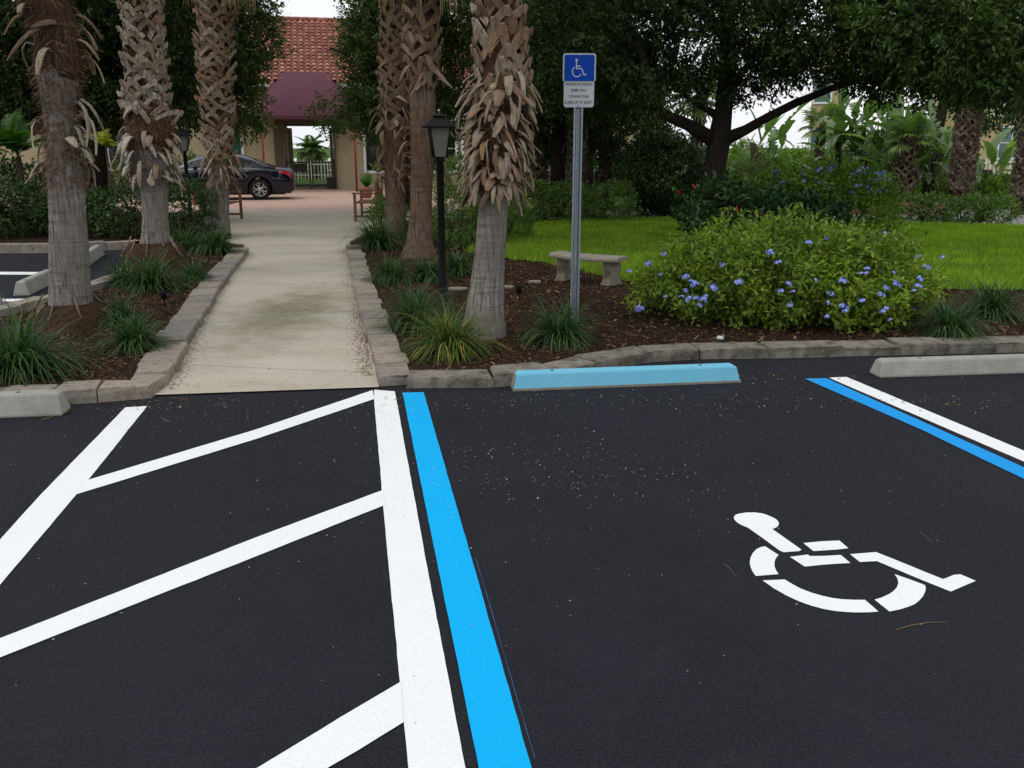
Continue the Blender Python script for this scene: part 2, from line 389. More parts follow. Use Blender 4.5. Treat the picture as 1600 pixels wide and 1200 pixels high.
    MAT['paddle'] = leafmat('paddle_leaf', [(.045, .10, .035), (.075, .145, .05), (.12, .19, .075)], .35, .3, .5)
    MAT['paddle_pale'] = leafmat('paddle_leaf_light', [(.19, .29, .08), (.22, .32, .10)], .35, .35, .5)  # paler yellow-green for a few single leaves
    b = NB('blue_petal'); b.base(b.ramp(b.island(), [(0, (.19, .25, .70)), (.6, (.27, .34, .80)), (1, (.42, .48, .88))])).rough(.6).spec(.2); MAT['blue_petal'] = b.m
    MAT['red_petal'] = simple('red_petal', (.42, .025, .02), .5, var=.2)
    MAT['stem'] = simple('stem', (.06, .045, .03), .85, spec=.2, var=.3)
    # man-made
    MAT['black_metal'] = simple('black_metal', (.006, .006, .007), .7, spec=.15, var=.2, bump=.05)
    MAT['lamp_glass'] = simple('frosted_glass', (.17, .165, .15), .25, spec=.5, var=.12, scale=12)
    MAT['steel'] = simple('galvanised_steel', (.30, .34, .38), .5, .75, var=.22, scale=35, bump=.08)
    MAT['sign_blue'] = simple('sign_blue', (.0, .055, .40), .55, spec=.15, var=.04)
    MAT['sign_white'] = simple('sign_white', (.50, .55, .56), .5, var=.05)
    MAT['sign_black'] = simple('sign_black', (.012, .014, .018), .6, var=.05)
    b = NB('stucco'); co = b.co(); n = b.noise(60, 4, .6, co); L = b.noise(.8, 5, .6, b.mapping((1, 1, .35), co))
    b.base(b.ramp(L, [(.3, (.38, .325, .20)), (.7, (.46, .40, .26))])).rough(.95).spec(.15); b.bump(n, .3, .01); MAT['stucco'] = b.m
    MAT['stucco_far'] = simple('stucco_far', (.50, .40, .22), .95, spec=.15, var=.08, scale=3)
    MAT['trim'] = simple('cream_trim', (.60, .56, .45), .7, spec=.3, var=.06)
    MAT['white_trim'] = simple('white_trim', (.74, .77, .76), .6, spec=.3, var=.05)
    MAT['shutter'] = simple('green_shutter', (.012, .075, .055), .45, var=.12)
    MAT['pane'] = simple('window_pane', (.008, .013, .014), .08, spec=.6, var=.2, scale=2)
    MAT['pane_pale'] = simple('window_pane_pale', (.10, .17, .17), .08, spec=.6, var=.3, scale=2)
    b = NB('roof_tile'); co = b.co(); b.base(b.mix(b.ramp(b.noise(1.2, 5, .6, co), [(.35, 0.0), (.7, .55)]), b.ramp(b.island(), [(0, (.20, .065, .045)), (.5, (.31, .11, .078)), (1, (.46, .22, .165))]), (.24, .09, .062))).rough(.8).spec(.3); MAT['tile'] = b.m
    MAT['awning'] = simple('maroon_awning', (.098, .034, .050), .8, spec=.2, var=.12, scale=4)
    MAT['red_metal'] = simple('red_post', (.24, .035, .025), .5, var=.15)
    MAT['dark_wall'] = simple('dark_reveal', (.10, .075, .055), .8, var=.15, scale=3)
    MAT['bronze'] = simple('bronze_gate', (.02, .014, .010), .4, var=.2)
    MAT['wood'] = NB('bench_wood').m
    b = NB('bench_wood_grain'); co = b.co(); n = b.noise(1, 5, .7, b.mapping((8, 8, 50), co)); b.base(b.ramp(n, [(.3, (.11, .045, .02)), (.7, (.23, .10, .045))])).rough(.6); MAT['wood'] = b.m
    b = NB('car_paint'); b.base((.004, .006, .016)).rough(.18); b.spec(.3); b.p.inputs['Coat Weight'].default_value = .45; b.p.inputs['Coat Roughness'].default_value = .03; MAT['car'] = b.m
    MAT['rubber'] = simple('tyre_rubber', (.012, .012, .012), .85, spec=.3)
    MAT['alloy'] = simple('alloy_wheel', (.52, .53, .55), .3, .7, var=.08)
    MAT['chrome'] = simple('chrome', (.7, .72, .75), .15, 1.0, var=.05)
    b = NB('car_glass'); b.base((.012, .017, .024)).rough(.04).spec(.8); MAT['car_glass'] = b.m
    MAT['tail_red'] = simple('tail_lamp_red', (.45, .02, .03), .12, spec=.7, var=.1)
    MAT['head_clear'] = simple('head_lamp_clear', (.55, .58, .6), .1, spec=.8, var=.1)
    MAT['brick'] = simple('brick_wall', (.30, .15, .11), .9, spec=.2, var=.3, scale=6, bump=.3)
    MAT['terracotta'] = simple('terracotta', (.35, .15, .085), .8, var=.15)
build_materials()

# ------------------------------------------------------------------ plants: leaf builders
def norm(a): return a/(np.linalg.norm(a, axis=1, keepdims=True)+1e-9)
def leaves(C, D, N, L, W, fold=.18, mid=.42):
    """Folded leaves: base C, direction D, normal N, length L, width W -> (V, F) with 2 triangles each."""
    D = norm(D); S = norm(np.cross(D, N)); N = np.cross(S, D)
    L = L[:, None]; W = W[:, None]
    V = np.stack([C, C+D*L*mid+S*W*.5+N*W*fold, C+D*L-N*L*.10, C+D*L*mid-S*W*.5+N*W*fold], 1).reshape(-1, 3)
    b = np.arange(len(C))*4
    return V, np.concatenate([np.stack([b, b+1, b+2], 1), np.stack([b, b+2, b+3], 1)])
def join(parts):
    V = []; Fc = []; o = 0
    for v, f in parts:
        V.append(v); Fc.append(f+o); o += len(v)
    return np.concatenate(V), np.concatenate(Fc)
def twig_leaves(P, O, per, tl, L, W, up=.35, spread=.8):
    """Sprays of leaves: twigs at P pointing along O, each with PER leaves along its length."""
    n = len(P); O = norm(O+rng.normal(0, spread*.5, (n, 3)))
    t = rng.uniform(.1, 1, (n, per)); base = P[:, None, :]+O[:, None, :]*t[..., None]*tl+rng.normal(0, tl*.10, (n, per, 3))
    D = O[:, None, :]*.7+rng.normal(0, .75, (n, per, 3)); D[..., 2] -= .1
    N = rng.normal(0, .55, (n, per, 3)); N[..., 2] += 1.0
    q = n*per
    return leaves(base.reshape(q, 3), D.reshape(q, 3), N.reshape(q, 3)+O.repeat(per, 0)*up, rng.uniform(.7, 1.25, q)*L, rng.uniform(.75, 1.2, q)*W)
def blob_points(c, r, n, inner=.45, zmin=None):
    d = norm(rng.normal(0, 1, (n, 3))); k = rng.uniform(inner, 1, n)**.6
    # lumpy outline
    ph = rng.uniform(0, 6.28, 6)
    lump = 1+.16*np.sin(d[:, 0]*5+ph[0])*np.sin(d[:, 1]*5+ph[1])+.13*np.sin(d[:, 2]*6+ph[2]+d[:, 0]*4)
    P = np.array(c)+d*np.array(r)*(k*lump)[:, None]
    if zmin is not None:
        m = P[:, 2] > zmin; P = P[m]; d = d[m]
    return P, d
def crown_mesh(name, blobs, per=12, tl=.4, L=.09, W=.045):
    parts = []
    for b in blobs:
        c, r, n = b[:3]; s = b[3] if len(b) > 3 else 1.0
        P, d = blob_points(c, r, n, .25)
        # holes: drop twigs by a 3-D wave so that gaps open in the crown
        ph = np.sin(P[:, 0]*2.1+1.3)*np.sin(P[:, 1]*1.9+.4)*np.sin(P[:, 2]*2.6+2.1)
        m = ph > -.32; P, d = P[m], d[m]
        d = d.copy(); d[:, 2] -= .15
        parts.append(twig_leaves(P, d, per, tl*s, L*s, W*s))
    V, Fc = join(parts); return np_mesh(name, V, Fc)

def tree(name, label, cat, base, limbs, blobs, leafm, bark='oak_bark', group=None, per=12, tl=.4, L=.09, W=.045, seg=10):
    """limbs: list of (points, radii); the first is the trunk, the others are limb parts."""
    t = thing(name, label, cat, base, group=group); bx = Vector(base)
    for i, (pts, rad) in enumerate(limbs):
        MB().tube([Vector(p)-bx for p in pts], rad, seg, wob=.18).build('trunk' if i == 0 else 'limb', MAT[bark], t)
    bl = [((Vector(b[0])-bx)[:], *b[1:]) for b in blobs]
    link('crown', crown_mesh('crown', bl, per, tl, L, W), t, MAT[leafm])
    return t

def shrub(name, label, cat, base, blobs, leafm, n_stem=6, per=8, tl=.16, L=.05, W=.022, group=None, up=.5, inner=.55, gaps=None):
    """blobs relative to base: (centre, radii, twigs)."""
    t = thing(name, label, cat, base, group=group)
    parts = []; pts = []
    for c, r, n in blobs:
        P, d = blob_points(c, r, n, inner, .02)
        if gaps is not None:
            m = np.sin(P[:, 0]*7.3+1)*np.sin(P[:, 1]*6.1+2)*np.sin(P[:, 2]*9+.5) > -gaps; P, d = P[m], d[m]
        d = d.copy(); d[:, 2] += .35; parts.append(twig_leaves(P, d, per, tl, L, W, up)); pts.append((P, d))
    V, Fc = join(parts); link('foliage', np_mesh('foliage', V, Fc), t, MAT[leafm])
    s = MB()
    for k in range(n_stem):
        c, r, n = blobs[k % len(blobs)]
        a = rnd.uniform(0, 6.28); x0 = Vector((c[0]*.6+rnd.uniform(-.08, .08), c[1]*.6+rnd.uniform(-.08, .08), 0)); e = Vector((c[0]+math.cos(a)*r[0]*.5, c[1]+math.sin(a)*r[1]*.5, c[2]+r[2]*.3))
        s.tube([x0, x0.lerp(e, .5)+Vector((rnd.uniform(-.05, .05), 0, .05)), e], [.018, .013, .006], 5)
    so_ = s.build('stem', MAT['stem'], t)
    if n_stem > 1: tag(so_, kind='stuff')
    return t, pts

def flower_mesh(n, size, pet):
    """A head of N five-petalled flowers."""
    C = []; D = []; N = []
    for k in range(n):
        d = Vector((rnd.gauss(0, 1), rnd.gauss(0, 1), abs(rnd.gauss(0, .7)))).normalized(); c = d*size*rnd.uniform(.6, 1)
        a = d.orthogonal().normalized(); b = d.cross(a); o = rnd.uniform(0, 6)
        for j in range(5):
            th = o+j*2*math.pi/5; C.append(c); D.append(a*math.cos(th)+b*math.sin(th)); N.append(d)
    q = len(C)
    V, Fc = leaves(np.array(C), np.array(D), np.array(N), np.full(q, pet), np.full(q, pet*.85), .02, .62)
    return np_mesh('flower', V, Fc)

def blades(n, r0, L, W, lean, seg=5):
    """Arching strap leaves from a tuft."""
    az = rng.uniform(0, 2*np.pi, n); tilt = rng.uniform(.05, 1, n)**.65*lean; l = rng.uniform(.6, 1.1, n)*L; w = rng.uniform(.7, 1.2, n)*W
    rr = np.sqrt(rng.uniform(0, 1, n))*r0; a0 = rng.uniform(0, 2*np.pi, n)
    p = np.stack([rr*np.cos(a0), rr*np.sin(a0), np.zeros(n)], 1); V = []
    side = np.stack([-np.sin(az), np.cos(az), np.zeros(n)], 1)
    ang = np.pi/2-tilt*.95; dr = (tilt*1.2+.95)/seg*1.35
    for i in range(seg+1):
        k = 1-(i/seg)**2.2*.93
        V += [p-side*(w*k*.5)[:, None], p+side*(w*k*.5)[:, None]]
        p = p+np.stack([np.cos(az)*np.cos(ang), np.sin(az)*np.cos(ang), np.sin(ang)], 1)*(l/seg)[:, None]
        ang = ang-dr*(.5+.8*i/seg)
    V = np.stack(V, 1).reshape(-1, 3); V[:, 2] = np.maximum(V[:, 2], .006)
    b = np.arange(n)*(2*(seg+1)); Fc = np.concatenate([np.stack([b+2*i, b+2*i+1, b+2*i+3, b+2*i+2], 1) for i in range(seg)])
    return V, Fc

def fan_leaf(rad=.6, seg=22, droop=.25, span=2.6):
    """Palmate leaf in the XZ-ish plane: petiole from origin along +X, blade fanned at its end."""
    V = []; Fc = []; pet = rad*.9
    for k in range(seg):
        a = -span+2*span*(k+.5)/seg; w = span/seg*.95; l = rad*(1-.25*abs(a)/span)*rnd.uniform(.9, 1.05)
        for (aa, rr, h) in ((a-w*.2, .05, 0), (a+w*.2, .05, 0), (a-w, .6, 0), (a, .6, -.02), (a+w, .6, 0), (a+rnd.uniform(-w, w)*.4, 1.0, 0)):
            r_ = l*rr; V.append((pet+r_*math.cos(aa), r_*math.sin(aa), h-droop*rr*rr*l*rnd.uniform(.7, 1.3)))
        b = len(V)-6
        Fc += [(b, b+1, b+3), (b, b+3, b+2), (b+1, b+4, b+3), (b+2, b+3, b+5), (b+3, b+4, b+5)]
    b = len(V); V += [(0, -.015, 0), (0, .015, 0), (pet, .012, .01), (pet, -.012, .01), (0, 0, -.02), (pet, 0, -.015)]
    Fc += [(b, b+1, b+2), (b, b+2, b+3), (b, b+3, b+5), (b, b+5, b+4), (b+1, b+4, b+5), (b+1, b+5, b+2)]
    return np_mesh('frond', V, Fc)
def feather_leaf(L=.9, nl=26, ll=.28, w=.03, arch=.5, lift=.9):
    """Pinnate frond arching from origin along +X."""
    C = []; D = []; N = []; LL = []; V0 = []; p = Vector((0, 0, 0)); a = lift
    for i in range(nl):
        t = i/(nl-1); d = Vector((math.cos(a), 0, math.sin(a))); p = p+d*(L/nl); a -= arch*2.4/nl; V0.append(p.copy())
        if t < .12: continue
        for s in (-1, 1):
            C.append(p); D.append(Vector((d.x*.55, s*.85, d.z*.55-.18))); N.append((-d.z, 0, d.x+.2)); LL.append(ll*(math.sin(math.pi*min(.97, .15+.8*t))+.1)*rnd.uniform(.85, 1.1))
    q = len(C); v, f = leaves(np.array(C), np.array(D), np.array(N), np.array(LL), np.full(q, w), .1)
    rv = []; rf = []
    for i, q_ in enumerate(V0):
        rv += [q_+Vector((0, -.008, 0)), q_+Vector((0, .008, 0)), q_+Vector((0, 0, -.012))]
        if i: b = (i-1)*3; rf += [(b, b+3, b+1), (b+1, b+3, b+4), (b, b+2, b+3), (b+2, b+5, b+3), (b+1, b+4, b+2), (b+2, b+4, b+5)]
    V, Fc = join([(v, f), (np.array(rv), np.array(rf))]); return np_mesh('frond', V, Fc)
def paddle_leaf(L=1.0, W=.32, bend=.7, pet=.5, tear=.5):
    """Large banana-like blade on a stalk, standing along +Z and bending to +X; its edge is torn here and there."""
    n = 20; V = []; Fc = []; p = Vector((0, 0, 0)); a = math.pi/2-.1
    for i in range(4):
        V += [p+Vector((0, -.02, 0)), p+Vector((0, .02, 0)), p+Vector((.02, 0, 0))]
        if i:
            b = (i-1)*3; Fc += [(b, b+1, b+4), (b, b+4, b+3), (b+1, b+2, b+5), (b+1, b+5, b+4), (b+2, b, b+3), (b+2, b+3, b+5)]
        p = p+Vector((math.cos(a), 0, math.sin(a)))*pet/3; a -= bend*.12
    base = len(V)
    for i in range(n+1):
        t = i/n; w = W*.5*(math.sin(math.pi*min(1, .04+t*.96))**.6)*(1-.25*t)
        d = Vector((math.cos(a), 0, math.sin(a))); nn = Vector((-d.z, 0, d.x))
        for s in (-1, 1):
            ww = w*(rnd.uniform(.25, .8) if rnd.random() < tear*.38 else rnd.uniform(.93, 1))
            V += [p+Vector((0, s*ww, 0))+nn*ww*.35]
        V += [p]
        p = p+d*L/n; a -= bend*1.1/n
    for i in range(n):
        b = base+i*3; Fc += [(b, b+2, b+5), (b, b+5, b+3), (b+2, b+1, b+4), (b+2, b+4, b+5)]
    return np_mesh('leaf', V, Fc)

# ------------------------------------------------------------------ setting: ground
ground = sheet('ground', [(-900, -400), (900, -400), (900, 1500), (-900, 1500)], -.02, MAT['lawn']); tag(ground, kind='structure', label='flat ground reaching to the horizon')
asph = sheet('asphalt_lot', [(-26, -14), (24, -14), (24, 24.6), (-26, 24.6)], 0, MAT['asphalt']); tag(asph, kind='structure', label='freshly sealed dark asphalt parking lot')
drive = sheet('road', [(.2, 20.3), (30, 17.5), (30, 23), (1.0, 25.2)], .008, MAT['road']); tag(drive, kind='structure', label='grey drive behind the lawn')
pav = sheet('paver_driveway', [(-40, 23.2), (-1.8, 24.5), (1.2, 24.6), (1.2, 38.5), (-40, 38.5)], .004, MAT['paver']); tag(pav, kind='structure', label='pink brick paver drive in front of the gateway')
path = sheet('concrete_path', [gp(240, 619.5), gp(592, 607), gp(590, 590), gp(577, 530), gp(565, 490), gp(553, 430), gp(549, 383), (-2.6, 17), (-2.4, 20), (-1.5, 21.5), (-1.6, 24.45), (-12, 24.1), (-12, 21), (-6.6, 18), (-4.7, 15), gp(380, 395), gp(350, 435), gp(325, 475), gp(302, 517), gp(262, 590)], .012, MAT['concrete_path']); tag(path, kind='structure', label='stained beige concrete walkway between the planting beds')
BZ = .07
LBED = [gp(250, 612), gp(100, 625), gp(-150, 632), (-5.3, 5.8), (-5.65, 6.4), (-5.15, 8.3), (-4.95, 10.2), (-5.75, 14.6), (-5.2, 15.2), (-4.6, 14.8), gp(383, 398), gp(352, 438), gp(328, 475), gp(305, 517), gp(258, 598)]
RBED = [gp(594, 602), gp(584, 560), gp(570, 500), gp(556, 440), gp(547, 385), (-2.85, 16), (-2.75, 18.5), (-2.3, 20.3), (1.0, 20.4), (12, 18.5), (14, 18.4), (14, 7.2), gp(2600, 530), gp(1750, 545), gp(1400, 551), gp(1060, 558), gp(990, 565), gp(930, 577), gp(860, 593), gp(800, 600), gp(700, 602)]
lb = sheet('planting_bed', LBED, BZ, MAT['mulch']); tag(lb, kind='structure', label='brown mulch bed left of the walkway')
rb = sheet('planting_bed', RBED, BZ, MAT['mulch']); tag(rb, kind='structure', label='brown mulch bed right of the walkway')
LAWN = [(-.7, 13.6), (0, 12.75), (.55, 12.3), (1.1, 11.2), (1.7, 10.2), (2.8, 9.4), (3.9, 9.6), (4.8, 10.0), (5.96, 9.9), (9, 9.8), (13.5, 9.9), (13.5, 17.6), (10.75, 18.0), (8.4, 18.8), (4.1, 20.0), (2.4, 20.1), (1.2, 19.6), (-.2, 17.5)]
HBED = [(-6.3, 15.05), (-22, 14.75), (-22, 23.2), (-9, 22.6), (-7.0, 21), (-6.5, 18.7), (-5.35, 16.6), (-5.2, 15.21), (-5.75, 14.61)]
tag(sheet('planting_bed', HBED, BZ, MAT['mulch']), kind='structure', label='mulch bed under the dark hedge of the left lot')
lw = sheet('lawn', LAWN, BZ+.012, MAT['lawn']); tag(lw, kind='structure', label='bright green lawn behind the stone bench')
beach = sheet('sand', [(-60, 60), (-2, 60), (-2, 140), (-60, 140)], 0.0, simple('pale_sand', (.6, .57, .5), .95)); tag(beach, kind='structure', label='pale ground beyond the gateway')

# grass
G = scatter(LAWN, 210000)+rng.normal(0, .055, (210000, 2)); n = len(G); az = rng.uniform(0, 2*np.pi, n); h = rng.uniform(.05, .11, n); ww = rng.uniform(.005, .011, n); ln_ = rng.uniform(.0, .055, n)
p0 = np.stack([G[:, 0], G[:, 1], np.full(n, BZ+.01)], 1); s_ = np.stack([np.cos(az), np.sin(az), 0*az], 1)*ww[:, None]; la = rng.uniform(0, 2*np.pi, n)
tip = p0+np.stack([np.cos(la)*ln_, np.sin(la)*ln_, h], 1)
V = np.stack([p0-s_, p0+s_, tip], 1).reshape(-1, 3); b_ = np.arange(n)*3
tag(link('grass', np_mesh('grass', V, np.stack([b_, b_+1, b_+2], 1)), mat=MAT['grass']), kind='stuff', label='short grass blades of the lawn')

# chips, litter and specks
def flakes(name, P, z, L, W, mat, tilt=.5, label=None):
    n = len(P); az = rng.uniform(0, 2*np.pi, n); l = rng.uniform(.5, 1.3, n)*L; w_ = rng.uniform(.5, 1.3, n)*W
    d = np.stack([np.cos(az), np.sin(az), rng.uniform(-tilt, tilt, n)], 1); s = np.stack([-np.sin(az), np.cos(az), rng.uniform(-tilt, tilt, n)], 1)
    c = np.stack([P[:, 0], P[:, 1], z+np.abs(d[:, 2])*l*.5+np.abs(s[:, 2])*w_*.5+.001], 1)
    l, w_ = l[:, None]*.5, w_[:, None]*.5
    V = np.stack([c-d*l-s*w_*.6, c+d*l-s*w_, c+d*l*.9+s*w_, c-d*l+s*w_*.8], 1).reshape(-1, 3); b = np.arange(n)*4
    o = link(name, np_mesh(name, V, np.stack([b, b+1, b+2, b+3], 1)), mat=mat); return tag(o, label, kind='stuff')
def not_in(P, poly): return P[~in_poly(P[:, 0], P[:, 1], poly)]
flakes('leaf_litter', scatter(LAWN, 190), BZ+.05, .055, .03, MAT['litter'], .5, 'fallen brown leaves lying on the lawn')
flakes('petal_specks', np.concatenate([
    scatter([(-3.5, 2.2), (4, 2.2), (5, 6.1), (-3.2, 5.6)], 400),
    np.stack([rng.normal(0.25, .55, 420), rng.normal(4.35, .35, 420)], 1), np.stack([rng.normal(.9, .9, 260), rng.normal(5.6, .22, 260)], 1),
    np.stack([rng.uniform(-2.7, -.6, 260), rng.normal(5.4, .25, 260)], 1)]), .002, .0068, .0045, MAT['speck'], .35, 'pale petal specks strewn over the asphalt')
E_R = np.array([gp(584, 590), gp(572, 530), gp(561, 490), gp(550, 435), gp(541, 390)]); E_L = np.array([gp(262, 612), gp(290, 560), gp(312, 517), gp(335, 475), gp(360, 435), gp(388, 397)])
def along(E, n, sig, side):
    k = rng.uniform(0, len(E)-1.001, n); i = k.astype(int); f = (k-i)[:, None]; p = E[i]*(1-f)+E[i+1]*f; p[:, 0] += side*np.abs(rng.normal(0, sig, n)); return p
PATHZ = .013
flakes('leaf_litter', np.concatenate([along(E_R, 2100, .07, -1), along(E_L, 750, .05, 1), scatter([gp(270, 612), gp(580, 603), gp(560, 460), gp(360, 460)], 420)]), PATHZ, .014, .008, MAT['litter'], .25, 'brown leaf litter along the walkway edges')
flakes('leaf_litter', np.concatenate([np.stack([rng.normal(-2.45, .25, 120), rng.normal(5.6, .10, 120)], 1), np.stack([rng.uniform(-.9, 4.2, 260), rng.normal(5.62, .14, 260)], 1)*np.array([1, 1.0]), np.stack([rng.normal(1.6, .8, 200), rng.normal(6.25, .08, 200)], 1)]), .002, .022, .008, MAT['litter'], .25, 'brown leaf litter on the asphalt below the stone kerb')

# ------------------------------------------------------------------ painted markings
def wavy(poly, z, step=.06, amp=.0012):
    out = []
    for i, p in enumerate(poly):
        q = poly[(i+1) % len(poly)]; d = math.dist(p, q); n = max(1, int(d/step)); nx, ny = (q[1]-p[1])/d, -(q[0]-p[0])/d
        for k in range(n):
            t = k/n; x, y = p[0]+(q[0]-p[0])*t, p[1]+(q[1]-p[1])*t
            j = 0 if k == 0 else amp*(mnoise.noise(Vector((x*9, y*9, i)))*1.4+rnd.uniform(-.6, .6))
            out.append((x+nx*j, y+ny*j))
    return out
def mark(name, pix, mat, z, label, cat='marking', group=None, parent=None):
    poly = wavy([gp(x, y) for x, y in pix], z)
    o = sheet(name, poly, z, mat, parent)
    if label: tag(o, label, cat, group)
    return o
WP, BP = MAT['white_paint'], MAT['blue_paint']
mark('parking_stripe', [(584.5, 609.5), (617, 612), (662.5, 860), (727, 1200), (760, 1380), (655, 1380), (638, 1200), (605, 860), (584.5, 625)], WP, .0030, 'wide white stripe right beside the bright blue stripe', 'stripe')
mark('parking_stripe', [(196, 637), (230, 635), (137, 752), (119, 774), (0, 915), (-160, 1105), (-160, 1005), (0, 844), (65, 772)], WP, .0030, 'white slanting stripe starting at the left kerb corner', 'stripe')
mark('hatch_stripe', [(138, 751), (400, 672), (582, 610.5), (585.5, 624), (400, 687), (118, 774)], WP, .0046, 'farthest white hatch bar, meeting the walkway end', 'stripe', 'white hatch bars of the access aisle')
mark('hatch_stripe', [(-200, 1066), (0, 999), (400, 841), (598, 767), (602, 790), (427, 860), (0, 1029), (-200, 1100)], WP, .0046, 'middle white hatch bar crossing the access aisle', 'stripe', 'white hatch bars of the access aisle')
mark('hatch_stripe', [(100, 1381), (405, 1200), (560, 1106), (626, 1067), (631, 1130), (560, 1174), (515, 1200), (250, 1370)], WP, .0046, 'nearest white hatch bar, cut by the bottom of the picture', 'stripe', 'white hatch bars of the access aisle')
mark('parking_stripe', [(629, 614), (662, 613.5), (733, 860), (830.5, 1200), (880, 1370), (783, 1370), (748, 1200), (679, 860)], BP, .0030, 'bright blue stripe running from the kerb to the foreground', 'stripe')
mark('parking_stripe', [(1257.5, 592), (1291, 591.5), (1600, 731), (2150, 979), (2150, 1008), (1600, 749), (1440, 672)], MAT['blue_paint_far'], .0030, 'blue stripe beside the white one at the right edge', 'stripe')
mark('parking_stripe', [(1294.5, 590.5), (1322.5, 589.5), (1600, 705), (2150, 934), (2150, 967), (1600, 722)], WP, .0030, 'thin white stripe in front of the grey wheel stop', 'stripe')
mark('parking_stripe', [(-120, 424), (79, 425.5), (79, 429.5), (-120, 429)], WP, .0030, 'white bay line in the far left lot beyond the grey trunk', 'stripe')
mark('parking_stripe', [(-120, 469), (38, 467), (38, 471), (-120, 475)], WP, .0030, 'short white bay line beside the nearest wheel stop of the far left lot', 'stripe')
mark('overspray_line', [(743, 872), (744, 872), (836.5, 1186), (835, 1186)], simple('faint_blue', (.015, .06, .15), .7), .0022, 'faint thin blue guide line beside the bright blue stripe', 'line')
SY = lambda L: [(1100+x*.3, 760+y*.3) for x, y in L]
sym = thing('wheelchair_symbol', 'white wheelchair symbol stencilled on the dark asphalt', 'symbol', (0, 0, 0))
for nm, L in (('head_and_back', [(155, 165), (162, 152), (180, 145), (220, 139), (260, 138), (300, 143), (330, 152), (362, 166), (380, 178), (389, 190), (389, 203), (378, 216), (355, 225), (440, 285), (508, 333), (495, 340), (415, 346), (392, 336), (300, 268), (230, 219), (195, 204), (172, 190), (159, 177)]),
              ('armrest_bar', [(517, 298), (610, 289), (705, 285), (752, 325), (690, 332), (570, 340)]),
              ('seat_bar', [(447, 370), (540, 358), (552, 366), (630, 365), (712, 360), (762, 402), (690, 406), (610, 412), (525, 421)]),
              ('leg_bar', [(760, 356), (895, 345), (1245, 486), (1262, 480), (1300, 464), (1335, 461), (1415, 495), (1285, 551), (1150, 497), (900, 392), (812, 397)]),
              ('wheel_arc', [(318, 315), (388, 360), (374, 378), (367, 395), (367, 420), (375, 440), (388, 460), (270, 470), (255, 450), (243, 425), (238, 400), (242, 375), (254, 350), (272, 331), (295, 319)]),
              ('wheel_arc', [(305, 493), (420, 488), (460, 512), (500, 534), (560, 557), (620, 574), (670, 585), (720, 591), (780, 594), (838, 594), (908, 655), (860, 659), (790, 660), (735, 657), (680, 652), (620, 641), (560, 625), (495, 602), (430, 572), (365, 535)]),
              ('wheel_arc', [(992, 460), (1070, 487), (1150, 517), (1155, 532), (1151, 553), (1139, 577), (1120, 598), (1098, 616), (1065, 630), (1020, 644), (965, 655), (888, 593), (925, 582), (960, 566), (985, 550), (1003, 531), (1012, 508), (1008, 484)])):
    mark(nm, SY(L), WP, .0030, None, parent=sym)

# ------------------------------------------------------------------ stone kerbs
def resample(P, step):
    P = [Vector((*p, 0)) for p in P]; out = [P[0]]; acc = 0; tgt = step()
    for a, b in zip(P, P[1:]):
        d = (b-a).length; pos = 0
        while acc+d-pos >= tgt:
            pos += tgt-acc; acc = 0; out.append(a.lerp(b, pos/d)); tgt = step()
        acc += d-pos
    if (out[-1]-P[-1]).length > .12: out.append(P[-1])
    else: out[-1] = P[-1]
    return out
STONE_MID = []
def border(name, label, line, width, h, side, step, mat='stone', z0=-.01):
    """Stones laid end to end along LINE (outer foot of the kerb); SIDE +1 puts their body to the left of travel."""
    pts = resample(line, step); n = len(pts); nor = []
    for i in range(n):
        t = (pts[min(i+1, n-1)]-pts[max(i-1, 0)]).normalized(); nor.append(Vector((-t.y, t.x, 0))*side)
    STONE_MID.append([(pts[i].lerp(pts[i+1], f)+nor[i]*width*.5)[:2] for i in range(n-1) for f in (0, .33, .66)]+[(pts[-1]+nor[-1]*width*.5)[:2]])
    t = thing(name, label, 'stone kerb', (pts[0].x, pts[0].y, 0)); o = pts[0]
    for i in range(n-1):
        a, b = pts[i]-o, pts[i+1]-o; e = (b-a).normalized()*.004; w1 = width*rnd.uniform(.92, 1.08); jit = nor[i]*rnd.uniform(-.012, .012)
        q = [a+e+jit, b-e+jit, b-e+nor[i+1]*w1+jit, a+e+nor[i]*w1+jit]
        if side < 0: q = q[::-1]
        hh = h+rnd.uniform(-.012, .012); c = sum(q, Vector())/4
        def ring(k, z, tl=0): return [(c.x+(p.x-c.x)*k, c.y+(p.y-c.y)*k, z+tl*((p-c).dot(e)*10)) for p in q]
        tl = rnd.uniform(-.008, .008); L = max(.2, (b-a).length); k1 = 1-.010/L; k2 = 1-.026/L
        V = ring(1, z0)+ring(1, hh*.55)+ring(k1, hh-.008, tl)+ring(k2, hh, tl)
        V = V[:4]+[(x+rnd.uniform(-.005, .005), y+rnd.uniform(-.005, .005), z) for x, y, z in V[4:]]
        Fc = [(12, 13, 14, 15)]+[(r*4+k, r*4+(k+1) % 4, r*4+4+(k+1) % 4, r*4+4+k) for r in range(3) for k in range(4)]
        s = MB(); cc = Vector((c.x, c.y, 0)); s.add([Vector(v)-cc for v in V], Fc)
        s.build('stone', MAT[mat], t, loc=cc)
    return t
st_ = lambda: rnd.choice([.30, .34, .42, .46])
border('stone_kerb', 'tan stone kerb along the left side of the walkway', [gp(266, 600), gp(312, 517), gp(335, 475), gp(360, 435), gp(390, 395)], .27, .09, 1, st_)
border('stone_kerb', 'short stone kerb behind the left grey wheel stop', [gp(-420, 648), gp(-150, 640), gp(0, 635), gp(100, 633), gp(125, 632), gp(180, 627), gp(235, 623), gp(256, 616), gp(265, 602)], .25, .088, 1, st_)
